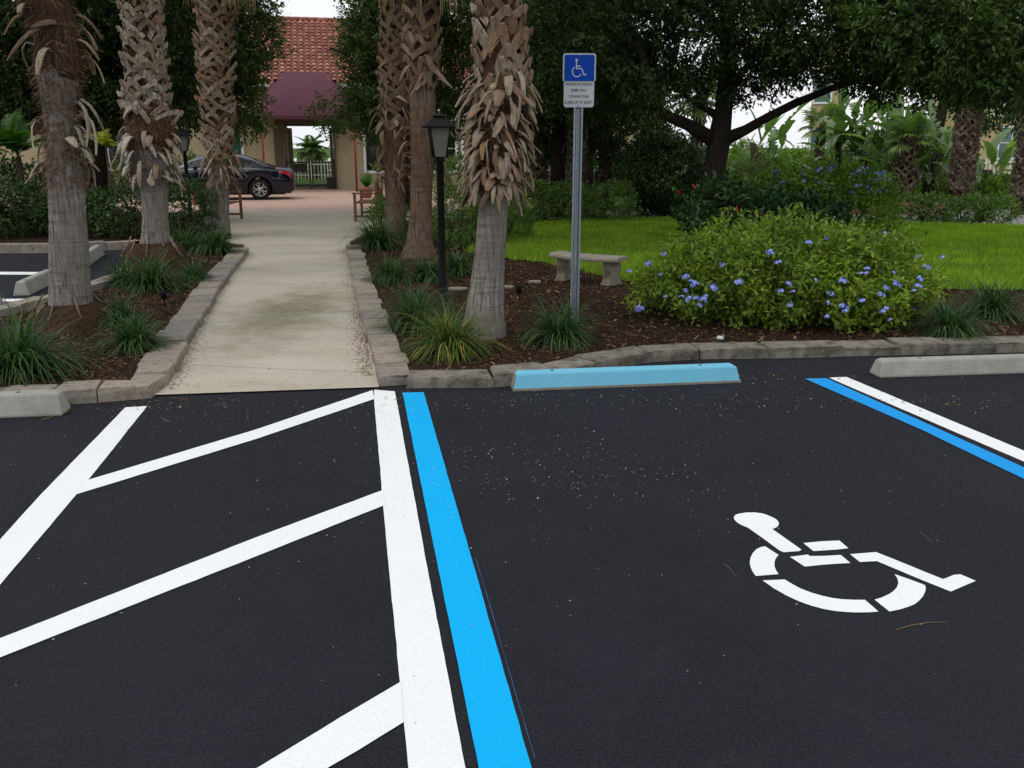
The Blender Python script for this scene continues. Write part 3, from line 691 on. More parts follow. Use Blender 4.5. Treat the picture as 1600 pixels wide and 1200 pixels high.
border('stone_kerb', 'grey stone kerb along the right side of the walkway', [gp(541, 389), gp(550, 435), gp(561, 490), gp(572, 530), gp(584, 580), gp(589.5, 604)], .25, .085, 1, st_)
border('stone_kerb', 'curving stone kerb behind the blue wheel stop', [gp(634, 607), gp(762, 606), gp(800, 604), gp(870, 597), gp(936, 580), gp(1000, 568), gp(1060, 562), gp(1200, 560), gp(1400, 555), gp(1600, 551), gp(1800, 547), gp(2600, 531)], .26, .085, 1, lambda: rnd.choice([.42, .5, .58, .64]), 'stone_dark')
border('stone_kerb', 'far stone kerb in front of the dark hedge of the left lot', [(-16, 14.6), gp(0, 396), gp(110, 395), gp(222, 388)], .22, .14, 1, lambda: rnd.uniform(.5, .8))
border('stone_kerb', 'stone kerb beside the bay end behind the thick grey trunk', [(-6.1, 14.9), (-5.85, 14.5), (-5.35, 12.4), (-5.0, 10.4), (-5.1, 8.8), (-5.3, 8.0), (-5.7, 6.9)], .2, .14, 1, lambda: rnd.uniform(.4, .6))

def clear_of_stones(P):
    for pts in STONE_MID:
        for q in pts: P = P[np.hypot(P[:, 0]-q[0], P[:, 1]-q[1]) > .145]
    return P
NEARL = [p for p in LBED if p[1] < 15.2 and p[0] > -7]
c1 = scatter(NEARL, 17000); c2 = scatter([p for p in RBED if p[1] < 16] , 42000)
flakes('mulch_chips', clear_of_stones(np.concatenate([c1, not_in(c2, LAWN)])), BZ, .045, .013, MAT['chip'], .45, 'brown mulch chips of the planting beds')

# ------------------------------------------------------------------ wheel stops
def wheel_stop(label, p0, p1, mat, h=.125, wb=.15, wt=.10, holes=True):
    """p0-p1: foot of the face towards the viewer."""
    a, b = Vector((*p0, 0)), Vector((*p1, 0)); L = (b-a).length; t = thing('wheel_stop', label, 'wheel stop', a, math.atan2(b.y-a.y, b.x-a.x), 'concrete wheel stops')
    c = .05; o = (wb-wt)/2
    V = []
    for x0, x1, y0, y1, z in ((0, L, 0, wb, 0), (0, L, 0, wb, .018), (.02, L-.02, o, wb-o, h-.014), (.05, L-.05, o+.012, wb-o-.012, h)):
        V += [(x0, y0, z), (x1, y0, z), (x1, y1, z), (x0, y1, z)]
    Fc = [(0, 3, 2, 1), (12, 13, 14, 15)]+[(r*4+k, r*4+(k+1) % 4, r*4+4+(k+1) % 4, r*4+4+k) for r in range(3) for k in range(4)]
    s = MB(); s.add(V, Fc); s.build('body', MAT[mat], t, bevel=.006)
    if mat == 'blue_stop':
        f = MB(); f.box((L/2, wb/2, .008), (L+.014, wb+.014, .016)); f.build('bare_foot', MAT['concrete'], t)
        e = MB(); e.add([(-.002, .006, .018), (.0175, o+.002, h-.016), (.0175, wb-o-.002, h-.016), (-.002, wb-.006, .018)], [(0, 1, 2, 3)]); e.build('bare_end', MAT['concrete'], t)
    for k in (.17, .83):
        MB().lathe([(0, h+.0025), (.013, h+.0025), (.014, h-.004)], (L*k, wb*.45, 0), 8).build('pin_hole', MAT['sign_black'], t)
    return t
wheel_stop('light blue painted wheel stop below the parking sign', gp(803, 611), gp(1156, 597.5), 'blue_stop')
wheel_stop('grey concrete wheel stop at the right edge of the picture', gp(1375, 591), gp(1760, 579), 'stop', .13, .16)
wheel_stop('grey concrete wheel stop at the left edge of the picture', gp(-330, 668), gp(97, 650), 'stop', .15, .17)
def lot_stop(label, p, q): wheel_stop(label, p, q, 'stop', .17, .18)
lot_stop('weathered wheel stop of the left lot, ending beside the far kerb', gp(130, 424), gp(164, 398))
lot_stop('weathered wheel stop of the left lot, between the two bay lines', gp(47, 462), gp(92, 440))
lot_stop('weathered wheel stop of the left lot, cut by the picture edge above the grass clump', gp(-60, 510), gp(14, 487))

# ------------------------------------------------------------------ palms
def straps(R0, R1, d, h, w, th=.012, seg=4, stub=.05):
    """A split leaf base: two straps rising along the trunk to a cut stub that stands off it."""
    s = MB()
    for sg in (-1, 1):
        V = []
        for i in range(seg+1):
            t = i/seg; a = sg*d*(1-t)**.9; r = R0+(R1-R0)*t**1.4; z = -h*(1-t); ww = w*(.8+.3*t)*.5
            tx = Vector((-math.sin(a), math.cos(a), 0)); rad = Vector((math.cos(a), math.sin(a), 0)); dirn = (tx*(-sg*d*R0)+Vector((0, 0, h))).normalized()
            sd = rad.cross(dirn).normalized(); p = rad*r+Vector((0, 0, z))
            V += [p-sd*ww, p+sd*ww, p+sd*ww*.85+rad*th, p-sd*ww*.85+rad*th*1.3]
        Fc = []
        for i in range(seg):
            b = i*4; Fc += [(b+1, b+5, b+6, b+2), (b+2, b+6, b+7, b+3), (b+3, b+7, b+4, b)]
        Fc += [(seg*4, seg*4+3, seg*4+2, seg*4+1)]
        s.add(V, Fc)
    x = R1; ww = w*.42
    s.add([(x-.01, -ww, -.03), (x-.01, ww, -.03), (x+.015, ww, -.05), (x+.015, -ww, -.05), (x+stub*.5, -ww*.7, stub), (x+stub*.5, ww*.7, stub), (x+stub*.5+.018, ww*.7, stub-.012), (x+stub*.5+.018, -ww*.7, stub-.012)],
          [(0, 1, 5, 4), (1, 2, 6, 5), (2, 3, 7, 6), (3, 0, 4, 7), (4, 5, 6, 7)])
    return s
def hanging(L, w, out, curl, th=.010, seg=5):
    """A loose leaf base that hangs down: root at origin, facing +X."""
    s = MB(); V = []; p = Vector((0, 0, 0)); a = R(20)
    angs = [R(q) for q in (8, -38, -66, -80, -88, -84)]
    for i in range(seg+1):
        t = i/seg; ww = w*.5*(.70+.42*math.sin(t*2.5))*(1-.62*t**3.5); nn = Vector((math.sin(a)*1, 0, math.cos(a)))
        cup = w*.16*(1-t*.4)
        V += [p+Vector((-cup*.6, -ww, 0)), p+Vector((cup*.4, 0, 0)), p+Vector((-cup*.6, ww, 0)), p+Vector((-cup*.6+th, ww*.9, 0)), p+Vector((cup*.4+th, 0, 0)), p+Vector((-cup*.6+th, -ww*.9, 0))]
        d = Vector((math.cos(a)*out, 0, math.sin(a))); p = p+d.normalized()*L/seg; a = angs[min(i+1, 5)]+curl*(1+i*.5)
    Fc = []
    for i in range(seg):
        b = i*6
        for k in range(6): k2 = (k+1) % 6; Fc.append((b+k, b+6+k, b+6+k2, b+k2))
    Fc.append(tuple(seg*6+k for k in range(6)))
    s.add(V, Fc); return s
HANG = []
for L, w_, o_, c_ in ((.26, .085, .9, .06), (.33, .075, .6, .02), (.22, .095, 1.1, .10), (.38, .07, .5, .0), (.30, .055, .8, .04), (.20, .07, .9, .18), (.36, .034, .6, .05), (.44, .024, .5, .02), (.30, .045, .9, .12), (.40, .03, .8, .0)):
    HANG.append(hanging(L, w_, o_, c_).mesh('boot'))
FAN = [fan_leaf(.62, 24, .35), fan_leaf(.55, 20, .5)]
SKIRT = []
for k in range(3):
    V = []; Fc = []
    for j in range(26):
        a = rnd.uniform(-.5, .5); y0 = a*.35; L = rnd.uniform(.35, .75); w_ = rnd.uniform(.004, .009); x0 = rnd.uniform(0, .18); b = len(V)
        V += [(x0, y0-w_, 0), (x0, y0+w_, 0), (x0+.06, y0*1.3-w_, -L*.5), (x0+.06, y0*1.3+w_, -L*.5), (x0+rnd.uniform(-.02, .1), y0*1.4, -L)]; Fc += [(b, b+1, b+3), (b, b+3, b+2), (b+2, b+3, b+4)]
    SKIRT.append(np_mesh('dead_frond', V, Fc))

def fibres(axis, z0, z1, n, L, mat='fibre', w=.004, out=.035):
    """Loose hair round a stretch of trunk; axis(z) -> (centre, radius)."""
    V = []
    for k in range(n):
        z = rnd.uniform(z0, z1); c, r = axis(z); a = rnd.uniform(0, 6.283); rad = Vector((math.cos(a), math.sin(a), 0)); tx = Vector((-rad.y, rad.x, 0))
        p = c+rad*(r+.004); d = (tx*rnd.gauss(0, .8)+Vector((0, 0, rnd.gauss(-.5, .5)))+rad*rnd.uniform(.05, .5)).normalized(); l = L*rnd.uniform(.4, 1.2)
        s = d.cross(rad).normalized()*w*rnd.uniform(.5, 1.3)
        V += [p-s, p+s, p+d*l+rad*out*rnd.uniform(0, 1)-Vector((0, 0, l*.25))]
    b = np.arange(n)*3
    return np_mesh('fibre', np.array(V), np.stack([b, b+1, b+2], 1))

def palm(label, prof, Y, zones, bark='palm_bark', top=1.6, fronds=12, mound=None, lat='boot', seed=1, seg=22, name='palm_tree', cat='palm tree', group='palms along the walkway', base_z=BZ, skirt=0, frond_scale=1.0):
    """prof: (pixel x-left, x-right, y) widths read off the photo, top to bottom not required; turned into metres at distance Y.
    zones: ('lattice', y_top, y_bottom, per_turn, pitch, h, w) | ('hang', y_top, y_bottom, n) | ('fibre', ...) in the same pixel rows."""
    rnd.seed(seed)
    rows = sorted([(at((a+b)/2, y, Y), (b-a)/2/ppm(y, Y)) for a, b, y in prof], key=lambda q: q[0].z)
    zs = [q[0].z for q in rows]
    def axis(z):
        if z <= zs[0]: return Vector((rows[0][0].x, Y, z)), rows[0][1]
        for (p, r), (p2, r2) in zip(rows, rows[1:]):
            if z <= p2.z:
                t = (z-p.z)/(p2.z-p.z); return Vector((p.x+(p2.x-p.x)*t, Y, z)), r+(r2-r)*t
        p, r = rows[-1]; q = rows[-2][0]; sl = (p.x-q.x)/(p.z-q.z)
        return Vector((p.x+sl*.6*(z-p.z), Y, z)), r
    lz = [at(800, q[2], Y).z for q in zones if q[0] == 'lattice']
    if lz:
        full = axis
        def axis(z):
            c, r = full(z); return c, r*(1-.2*min(1, max(0, (z-lz[0]+.1)/.2)))
    base = Vector((rows[0][0].x, Y, base_z)); t = thing(name, label, cat, base, group=group)
    ztop = zs[-1]+top
    # trunk
    zz = []; z = base_z-.05
    while z < ztop: zz.append(z); z += .05 if z < zs[-1] else .2
    V = []; Fc = []
    for i, z in enumerate(zz):
        c, r = axis(z)
        for k in range(seg):
            th = 2*math.pi*k/seg; q = 1+.045*mnoise.noise(Vector((math.cos(th)*1.6+seed, math.sin(th)*1.6, z*1.2)))+.03*mnoise.noise(Vector((math.cos(th)*5, math.sin(th)*5+seed, z*3)))+.012*math.sin(z*48+2*mnoise.noise(Vector((th, z, seed))))
            V.append((c.x+math.cos(th)*r*q-base.x, math.sin(th)*r*q, z-base.z))
        if i:
            for k in range(seg): k2 = (k+1) % seg; Fc.append(((i-1)*seg+k, (i-1)*seg+k2, i*seg+k2, i*seg+k))
    link('trunk', np_mesh('trunk', V, Fc, True), t, MAT[bark])
    hz_ = lambda y: at(800, y, Y).z
    rel = lambda p: p-base
    for zn in zones:
        kind, ya, yb = zn[:3]; z1, z0 = hz_(ya), hz_(yb)
        if kind == 'lattice':
            per, pitch, h, w_ = zn[3:7]; R0 = .2; ms = [straps(R0, R0+q, .8*rnd.uniform(.8, 1.15), h*rnd.uniform(.85, 1.15), w_*rnd.uniform(.85, 1.15), stub=zn[7] if len(zn) > 7 else .05).mesh('boot') for q in (.05, .075, .045, .09, .06)]
            sh = MB(); zq = [z0-.05+i*(z1-z0+.25)/12 for i in range(13)]
            for zk in zq:
                c, r = axis(zk); sh.v += [tuple(rel(c)+Vector((math.cos(q*.3927)*(r+.012), math.sin(q*.3927)*(r+.012), 0))) for q in range(16)]
            sh.f = [(i*16+q, i*16+(q+1) % 16, i*16+16+(q+1) % 16, i*16+16+q) for i in range(12) for q in range(16)]; sh.sm = [True]*len(sh.f)
            sh.build('fibre_shade_sheath', MAT['root'], t)  # brown fibre, its dark colour also stands for shade between the boots
            z = z0; row = 0
            while z < z1:
                for k in range(per):
                    if rnd.random() < .07: continue
                    zk = z+rnd.uniform(-.04, .04); c, r = axis(zk); th = (k+.5*(row % 2))*2*math.pi/per+rnd.uniform(-.2, .2)+row*.05; s = r/R0*rnd.uniform(.95, 1.12)
                    link('boot', rnd.choice(ms), t, MAT[lat], rel(c), (rnd.uniform(-.42, .42), rnd.uniform(-.07, .07), th), (s, s, rnd.uniform(.85, 1.2)))
                z += pitch; row += 1
        elif kind == 'hang':
            n = zn[3]; sides = zn[4] if len(zn) > 4 else None; sc = zn[5] if len(zn) > 5 else 1.0
            for k in range(n):
                z = z0+(z1-z0)*((k+rnd.random())/n); c, r = axis(z); th = k*2.399+rnd.uniform(-.3, .3)
                if sides:
                    th = rnd.choice(sides)+rnd.uniform(-.38, .38)
                rad = Vector((math.cos(th), math.sin(th), 0)); s = sc*rnd.uniform(.75, 1.2)
                link('boot', mm(rnd.choice(HANG), zn[6] if len(zn) > 6 else lat), t, None, rel(c+rad*(r-.005)), (rnd.gauss(0, .3), rnd.uniform(-.62, .16), th+rnd.uniform(-.45, .45)), (s, s*rnd.uniform(.8, 1.2), s))
        elif kind == 'fibre':
            if len(zn) > 6:
                sh = MB(); zq = [z0+i*(z1-z0)/14 for i in range(15)]
                for i, zk in enumerate(zq):
                    c, r = axis(zk); e = .014 if 0 < i < 14 else -.01
                    sh.v += [tuple(rel(c)+Vector((math.cos(q*.2618), math.sin(q*.2618), 0))*(r+e+.014*mnoise.noise(Vector((math.cos(q*.2618)*3, math.sin(q*.2618)*3, zk*5+seed))))+Vector((0, 0, .16*mnoise.noise(Vector((q*.9, zk*1.5, seed)))))) for q in range(24)]
                sh.f = [(i*24+q, i*24+(q+1) % 24, i*24+24+(q+1) % 24, i*24+24+q) for i in range(14) for q in range(24)]; sh.sm = [True]*len(sh.f)
                sh.build('fibre_shade_sheath', MAT['root'], t)
            me = fibres(axis, z0, z1, zn[3], zn[4], out=zn[5] if len(zn) > 5 else .035)
            for v in me.vertices: v.co -= base
            tag(link('fibre', me, t, MAT['fibre']), kind='stuff')
    if mound:
        yt, rb_, h_ = mound; s = MB(); pr = []
        c, r = axis(base_z+.1)
        for i in range(9):
            q = i/8; pr.append((r*.98+(rb_-r)*(1-q)**.7*(1 if i else 1.03), h_*q-.03))
        s.lathe(pr, (c.x-base.x, 0, 0), 26); me = s.mesh('root_mass')
        for v in me.vertices:
            k = 1+.16*mnoise.noise(v.co*5+Vector((seed, 0, 0)))+.07*mnoise.noise(v.co*16); v.co.x = (v.co.x-c.x+base.x)*k+c.x-base.x; v.co.y *= k
        link('root_mass', me, t, MAT['root'])
        rt = MB()
        for k in range(16):
            th = rnd.uniform(0, 6.28); d = Vector((math.cos(th), math.sin(th), 0)); z = h_+rnd.uniform(-.05, .06)
            rt.tube([Vector((c.x-base.x, 0, z))+d*r*.97, Vector((c.x-base.x, 0, z*.75))+d*(r+.05), Vector((c.x-base.x, 0, z*.45))+d*(r+.10+rnd.uniform(0, .08))], [.009, .010, .005], 4)
        tag(rt.build('root', MAT['boot_dark'], t), kind='stuff')
    c, r = axis(ztop-.1)
    for k in range(fronds):
        th = k*2.399; el = R(70)-R(100)*(k/fronds)
        link('frond', mm(FAN[k % 2], 'frond'), t, None, rel(c)+Vector((0, 0, -.3*k/fronds)), (0, -el, th), (1.15*frond_scale,)*3)
    for k in range(skirt):
        th = k*2.399; z = zs[-1]+.38+.5*(k % 5)/5; c, r = axis(z); rad = Vector((math.cos(th), math.sin(th), 0))
        link('dead_frond', SKIRT[k % 3], t, MAT['straw'], rel(c+rad*(r+.04+.16*(k % 3))), (0, rnd.uniform(-.25, .05), th), (1, 1.1, 1.0))
    return t

palm('thick pale grey palm trunk with loose strips, nearest on the left', [(36, 106, 15), (60, 122, 60), (58, 122, 110), (68, 116, 160), (72, 118, 200), (75, 122, 250), (77, 129, 300), (79, 133, 350), (79, 137, 400), (79, 139, 440), (77, 144, 480), (74, 149, 503)], 7.85,
     [('hang', 5, 95, 18, None, 1.0), ('hang', 160, 275, 22, [0.25, 2.9, 0.6, -.3, 3.4], 1.0, 'boot_grey'), ('fibre', -20, 112, 900, .12, .035, 1), ('fibre', 100, 290, 1500, .11, .05)],
     lat='boot', seed=3, mound=(0, .37, .26), top=1.7)
palm('palm with a criss-cross trunk above a brown root mound, second from the left', [(194, 250, 0), (196, 254, 80), (199, 262, 150), (203, 266, 172), (202, 268, 200), (206, 262, 250), (221, 262, 300), (223, 262, 340), (222, 264, 365), (216, 270, 395), (208, 280, 425)], 11.6,
     [('lattice', -20, 168, 8, .098, .17, .062, .035), ('hang', 205, 285, 60, None, 1.0), ('fibre', 160, 232, 1300, .15, .035, 1), ('fibre', 220, 290, 500, .13)],
     lat='boot_grey', seed=5, mound=(0, .50, .42), top=1.9, skirt=0)
palm('slim criss-cross palm beside the walkway bench, third from the left', [(308, 362, 0), (311, 359, 100), (318, 364, 180), (325, 362, 250), (327, 358, 290), (326, 358, 310), (321, 358, 340), (317, 360, 364)], 16.8,
     [('lattice', -20, 245, 8, .11, .19, .072, .04), ('hang', 245, 290, 46, None, 1.05), ('fibre', 240, 295, 500, .14)], lat='boot', seed=8, top=1.4, skirt=14)
palm('shaggy palm with big peeling leaf bases, nearest right of the walkway', [(745, 813, 0), (745, 822, 60), (745, 822, 120), (747, 815, 160), (748, 806, 220), (748, 800, 280), (748, 794, 320), (745, 792, 350), (741, 789, 400), (734, 787, 450), (726, 788, 495), (718, 792, 522)], 7.45,
     [('lattice', -15, 140, 7, .105, .22, .082, .04), ('hang', 120, 215, 96, None, .82), ('hang', 220, 305, 120, None, .78), ('fibre', 138, 305, 1300, .12, .035, 1)], lat='boot', seed=11, top=1.7)
palm('reddish brown palm right behind the lamp post', [(634, 688, 0), (634, 684, 80), (641, 681, 140), (641, 680, 200), (642, 677, 260), (641, 675, 310), (639, 675, 350), (634, 677, 380), (626, 684, 400)], 13.1,
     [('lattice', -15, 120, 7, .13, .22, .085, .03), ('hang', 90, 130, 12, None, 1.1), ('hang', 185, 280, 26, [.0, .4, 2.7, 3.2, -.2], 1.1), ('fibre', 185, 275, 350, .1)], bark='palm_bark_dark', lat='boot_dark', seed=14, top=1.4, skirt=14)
palm('dark slender palm just left of the reddish brown palm', [(595, 637, 0), (594, 638, 100), (596, 636, 200), (601, 634, 270), (602, 632, 310), (603, 635, 340), (600, 638, 360)], 17.4,
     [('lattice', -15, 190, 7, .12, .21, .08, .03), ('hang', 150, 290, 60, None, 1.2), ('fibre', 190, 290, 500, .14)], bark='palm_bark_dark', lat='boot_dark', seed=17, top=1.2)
rnd.seed(21)
# background palms: trunk, one joined boot mass, crown
def far_palm(label, px0, px1, ytop, ybot, Y, fr=10, hang_n=18, mat='boot_dark', frs=1.0, top=.1, lat=(6, .16), fm='frond', frondmesh=None, group='palms behind the lawn', pw=None):
    """far palm whose leaf bases are too small to pick apart"""
    c0 = at((px0+px1)/2, ybot, Y); c1 = at((px0+px1)/2, ytop, Y); r = (px1-px0)/2/ppm(ytop, Y); zb = max(0, min(BZ, c0.z)); t = thing('palm_tree', label, 'palm tree', (c0.x, Y, zb), group=group)
    H = c1.z-zb+top
    MB().tube([(0, 0, -.05), (0, 0, .3), (.0, 0, H)], [r*1.0, r*.8, r*.85], 12, wob=.12).build('trunk', MAT['root'], t)
    parts = []
    msh = [straps(r, r+q, .55, .17, .07, stub=.03) for q in (.04, .09, .06, .075)]; lat = (lat[0]+3, lat[1]*.8)
    row = 0; z = (.35 if ybot > 250 else 0)+.2
    while z < H:
        for k in range(lat[0]):
            m = rnd.choice(msh); M4 = Matrix.Translation((0, 0, z)) @ Matrix.Rotation((k+.5*(row % 2))*6.283/lat[0]+rnd.uniform(-.22, .22), 4, 'Z') @ Matrix.Rotation(rnd.uniform(-.4, .4), 4, 'X')
            parts.append(([M4 @ Vector(v) for v in m.v], m.f))
        z += lat[1]; row += 1
    for k in range(hang_n):
        m = hanging(rnd.uniform(.2, .4), .07, .7, .05); th = rnd.uniform(0, 6.28); M4 = Matrix.Translation((math.cos(th)*r, math.sin(th)*r, H*rnd.uniform(.35, .95))) @ Matrix.Rotation(th, 4, 'Z'); parts.append(([M4 @ Vector(v) for v in m.v], m.f))
    s = MB()
    for v, f in parts: s.add(v, f)
    tag(s.build('boot', MAT['boot_far'], t), kind='stuff')
    for k in range(fr):
        th = k*2.399; el = R(75)-R(115)*k/fr
        link('frond', mm((frondmesh or FAN)[k % 2], fm), t, None, (0, 0, H-.02), (0, -el, th), (frs,)*3)
    return t
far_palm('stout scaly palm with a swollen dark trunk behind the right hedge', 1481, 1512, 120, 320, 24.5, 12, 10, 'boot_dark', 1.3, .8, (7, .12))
far_palm('palm trunk at the right picture edge behind the hedge', 1578, 1606, 120, 335, 22.5, 12, 10, 'boot_dark', 1.3, 1.2, (7, .13))
far_palm('short palm with a drooping crown between the big paddle leaves', 1396, 1424, 215, 318, 25.5, 14, 14, 'boot_dark', .75, 0, (6, .15))
far_palm('ragged palm stump below the sign board, topped with curled bases', 936, 962, 215, 300, 24.0, 0, 34, 'boot', 1.0, 0)
far_palm('dark scaly palm behind the shaggy trunk', 826, 852, 130, 305, 23.0, 12, 12, 'boot_dark', 1.1, .8, (6, .14))
far_palm('dim palm trunk hidden by the sign post', 888, 912, 120, 318, 22.0, 10, 8, 'boot_dark', 1.1, .9, (6, .15))
far_palm('small palm against the white sky gap right of the oak trunk', 1271, 1281, 195, 285, 33.0, 14, 4, 'boot', .9, 0, (5, .2))
far_palm('fan palm with pale hanging fronds behind the left oak limb', 1079, 1094, 150, 285, 25.0, 16, 6, 'boot', 1.0, 0, (5, .2))
# ------------------------------------------------------------------ trees
a = at
oakY = 16.0
F_ = lambda x, y, Y: tuple(a(x, y, Y))
oak = tree('oak_tree', 'large dark oak forking low behind the flowering shrubs', 'tree', (a(1118, 300, oakY).x, oakY, BZ),
    [([(a(1112, 300, oakY).x, oakY, 0), F_(1110, 320, oakY), F_(1117, 270, oakY), F_(1122, 225, oakY), F_(1131, 170, oakY), F_(1138, 110, oakY+.1), F_(1136, 30, oakY+.2), F_(1130, -80, oakY+.2)], [.32, .23, .19, .20, .165, .155, .14, .11]),
     ([F_(1118, 222, oakY), F_(1075, 195, oakY-.1), F_(1035, 178, oakY-.2), F_(1016, 150, oakY-.3), F_(1008, 100, oakY-.4), F_(985, 30, oakY-.5), F_(960, -60, oakY-.6)], [.14, .105, .095, .082, .07, .058, .04]),
     ([F_(1130, 218, oakY), F_(1165, 203, oakY), F_(1200, 183, oakY-.1), F_(1245, 160, oakY-.2), F_(1300, 138, oakY-.3), F_(1360, 120, oakY-.5), F_(1430, 90, oakY-.8)], [.125, .09, .08, .07, .058, .045, .03]),
     ([F_(1118, 180, oakY), F_(1105, 172, oakY+.2), F_(1085, 160, oakY+.3), F_(1062, 142, oakY+.4), F_(1030, 120, oakY+.5)], [.07, .055, .045, .04, .025]),
     ([F_(1140, 140, oakY), F_(1160, 112, oakY+.2), F_(1190, 80, oakY+.4), F_(1230, 40, oakY+.8)], [.09, .07, .055, .04]),
     ([F_(1136, 60, oakY), F_(1090, 10, oakY-.3), F_(1050, -60, oakY-.6)], [.11, .09, .06])],
    [(F_(1010, 60, 15.6), (1.5, 1.6, .95), 620), (F_(900, 70, 16.4), (1.3, 1.5, 1.1), 520), (F_(1130, 50, 16.2), (1.5, 1.8, 1.0), 640), (F_(1250, 35, 15.4), (1.4, 1.6, .85), 600), (F_(1350, 60, 15.2), (1.2, 1.5, .65), 430),
     (F_(1420, 35, 14.6), (1.5, 1.6, .85), 620), (F_(1540, 30, 13.8), (1.6, 1.5, 1.0), 760), (F_(1650, 40, 13.6), (1.6, 1.5, 1.0), 520), (F_(1560, 95, 14.5), (1.0, 1.2, .4), 240), (F_(1400, 105, 15.6), (.9, 1.2, .32), 200),
     (F_(1200, 105, 16.8), (.7, 1.0, .32), 110), (F_(960, 130, 16.8), (.8, 1.0, .5), 200),
     (F_(1100, -160, 16), (4.2, 3.8, 1.6), 520, 1.9), (F_(1420, -170, 15), (3.8, 3.5, 1.7), 460, 1.9), (F_(880, -150, 17), (3.2, 3.0, 1.4), 300, 1.9)],
    'oak_leaf', per=15, tl=.42, L=.095, W=.045)
tree('oak_tree', 'dense dark oak behind the sign board', 'tree', (a(865, 320, 22.5).x+.2, 22.5, BZ),
    [([(a(870, 320, 22.5).x, 22.5, 0), F_(872, 240, 22.5), F_(880, 160, 22.6), F_(870, 60, 22.6), F_(880, -80, 22.6)], [.22, .17, .16, .14, .1]),
     ([F_(878, 150, 22.5), F_(920, 110, 22.3), F_(975, 70, 22)], [.09, .07, .04]), ([F_(872, 120, 22.5), F_(830, 80, 22.3), F_(800, 40, 22)], [.09, .07, .04])],
    [(F_(870, 90, 22.3), (1.7, 1.5, 1.6), 900), (F_(950, 150, 22.8), (1.4, 1.3, 1.0), 560), (F_(1000, 215, 24.2), (1.2, 1.0, .75), 360), (F_(820, 160, 22.8), (1.0, 1.2, 1.0), 320), (F_(960, 50, 22), (1.7, 1.6, 1.2), 560), (F_(880, -90, 22.5), (3.4, 3, 1.8), 420, 1.9), (F_(900, 195, 23.2), (.8, .8, .5), 180)],
    'oak_leaf', per=14, tl=.5, L=.12, W=.06)
tree('oak_tree', 'leafy oak overhanging the awning behind the brown palms', 'tree', (a(640, 320, 24).x, 24.0, BZ),
    [([(a(640, 320, 24).x, 24, 0), F_(642, 250, 24), F_(648, 150, 24), F_(655, 60, 24), F_(655, -60, 24)], [.24, .19, .17, .15, .1]),
     ([F_(646, 170, 24), F_(600, 120, 23.6), F_(555, 90, 23.4), F_(515, 75, 23.2)], [.10, .08, .05, .03]), ([F_(646, 200, 24), F_(590, 178, 23.6), F_(530, 165, 23.3)], [.08, .06, .03]), ([F_(650, 140, 24), F_(690, 100, 23.8), F_(720, 50, 23.6)], [.1, .07, .04])],
    [(F_(605, 60, 23.4), (1.05, 1.2, 1.0), 620), (F_(566, 85, 23.1), (.5, .8, .5), 150), (F_(640, 100, 24), (1.6, 1.5, 1.2), 640), (F_(715, 110, 24), (1.25, 1.4, 1.7), 760), (F_(598, 150, 23.5), (1.0, 1.2, .7), 520), (F_(535, 176, 23.1), (.6, .6, .28), 100), (F_(640, 175, 23.8), (1.4, 1.2, .7), 420), (F_(600, 5, 23.5), (.95, 1.0, .6), 260), (F_(720, 20, 24), (1.5, 1.5, 1.0), 420), (F_(690, -70, 24), (2.2, 2.3, 1.2), 300, 1.8)],
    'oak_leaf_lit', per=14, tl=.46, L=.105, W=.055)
tree('oak_tree', 'oak whose sprays hang over the tiled roof behind the slim palm', 'tree', (a(352, 330, 23).x-1.6, 22.6, BZ),
    [([(a(352, 330, 23).x-1.6, 22.6, 0), (a(352, 330, 23).x-1.5, 22.6, 2.2), F_(330, 90, 22.8), F_(350, 0, 22.8), F_(350, -100, 22.8)], [.22, .18, .16, .13, .08]),
     ([F_(335, 110, 22.8), F_(380, 80, 22.6), F_(420, 60, 22.4)], [.09, .06, .03]), ([F_(330, 120, 22.8), F_(270, 80, 22.6), F_(200, 60, 22.4)], [.10, .08, .04])],
    [(F_(385, 45, 22.5), (.72, 1.0, .85), 340), (F_(365, 110, 22.6), (.7, .9, .7), 260), (F_(300, 60, 22.7), (1.4, 1.4, 1.2), 700), (F_(290, 150, 22.6), (.85, .9, .55), 260), (F_(375, 165, 22.8), (.55, .6, .5), 150), (F_(345, 0, 22.7), (1.2, 1.2, .8), 360), (F_(290, -110, 22.7), (2.2, 2.4, 1.4), 280, 1.8), (F_(375, 190, 22.8), (.4, .4, .3), 60)],
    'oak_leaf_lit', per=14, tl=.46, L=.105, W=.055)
tree('oak_tree', 'very dark oak behind the two left palms', 'tree', (a(150, 320, 20.5).x, 20.5, BZ),
    [([(a(150, 320, 20.5).x, 20.5, 0), F_(152, 230, 20.5), F_(160, 130, 20.5), F_(165, 20, 20.5), F_(165, -80, 20.5)], [.26, .21, .19, .17, .12]),
     ([F_(156, 170, 20.5), F_(90, 120, 20.3), F_(20, 100, 20)], [.11, .08, .05]), ([F_(160, 140, 20.5), F_(220, 90, 20.3), F_(280, 60, 20)], [.11, .08, .05])],
    [(F_(150, 80, 20.2), (1.7, 1.5, 1.4), 1000), (F_(60, 110, 20), (1.4, 1.4, 1.05), 760), (F_(-40, 120, 19.8), (1.3, 1.4, 1.0), 560), (F_(235, 110, 20.2), (1.05, 1.2, 1.2), 640), (F_(160, 165, 20.4), (1.0, 1.0, .55), 320), (F_(60, 20, 20), (1.8, 1.5, .9), 640), (F_(-60, 30, 20), (1.4, 1.4, .9), 360), (F_(230, 20, 20), (1.4, 1.4, .9), 460), (F_(20, 165, 20), (.8, .8, .3), 130), (F_(110, -110, 20), (4, 3, 1.7), 480, 1.9)],
    'oak_leaf', per=15, tl=.48, L=.11, W=.055)
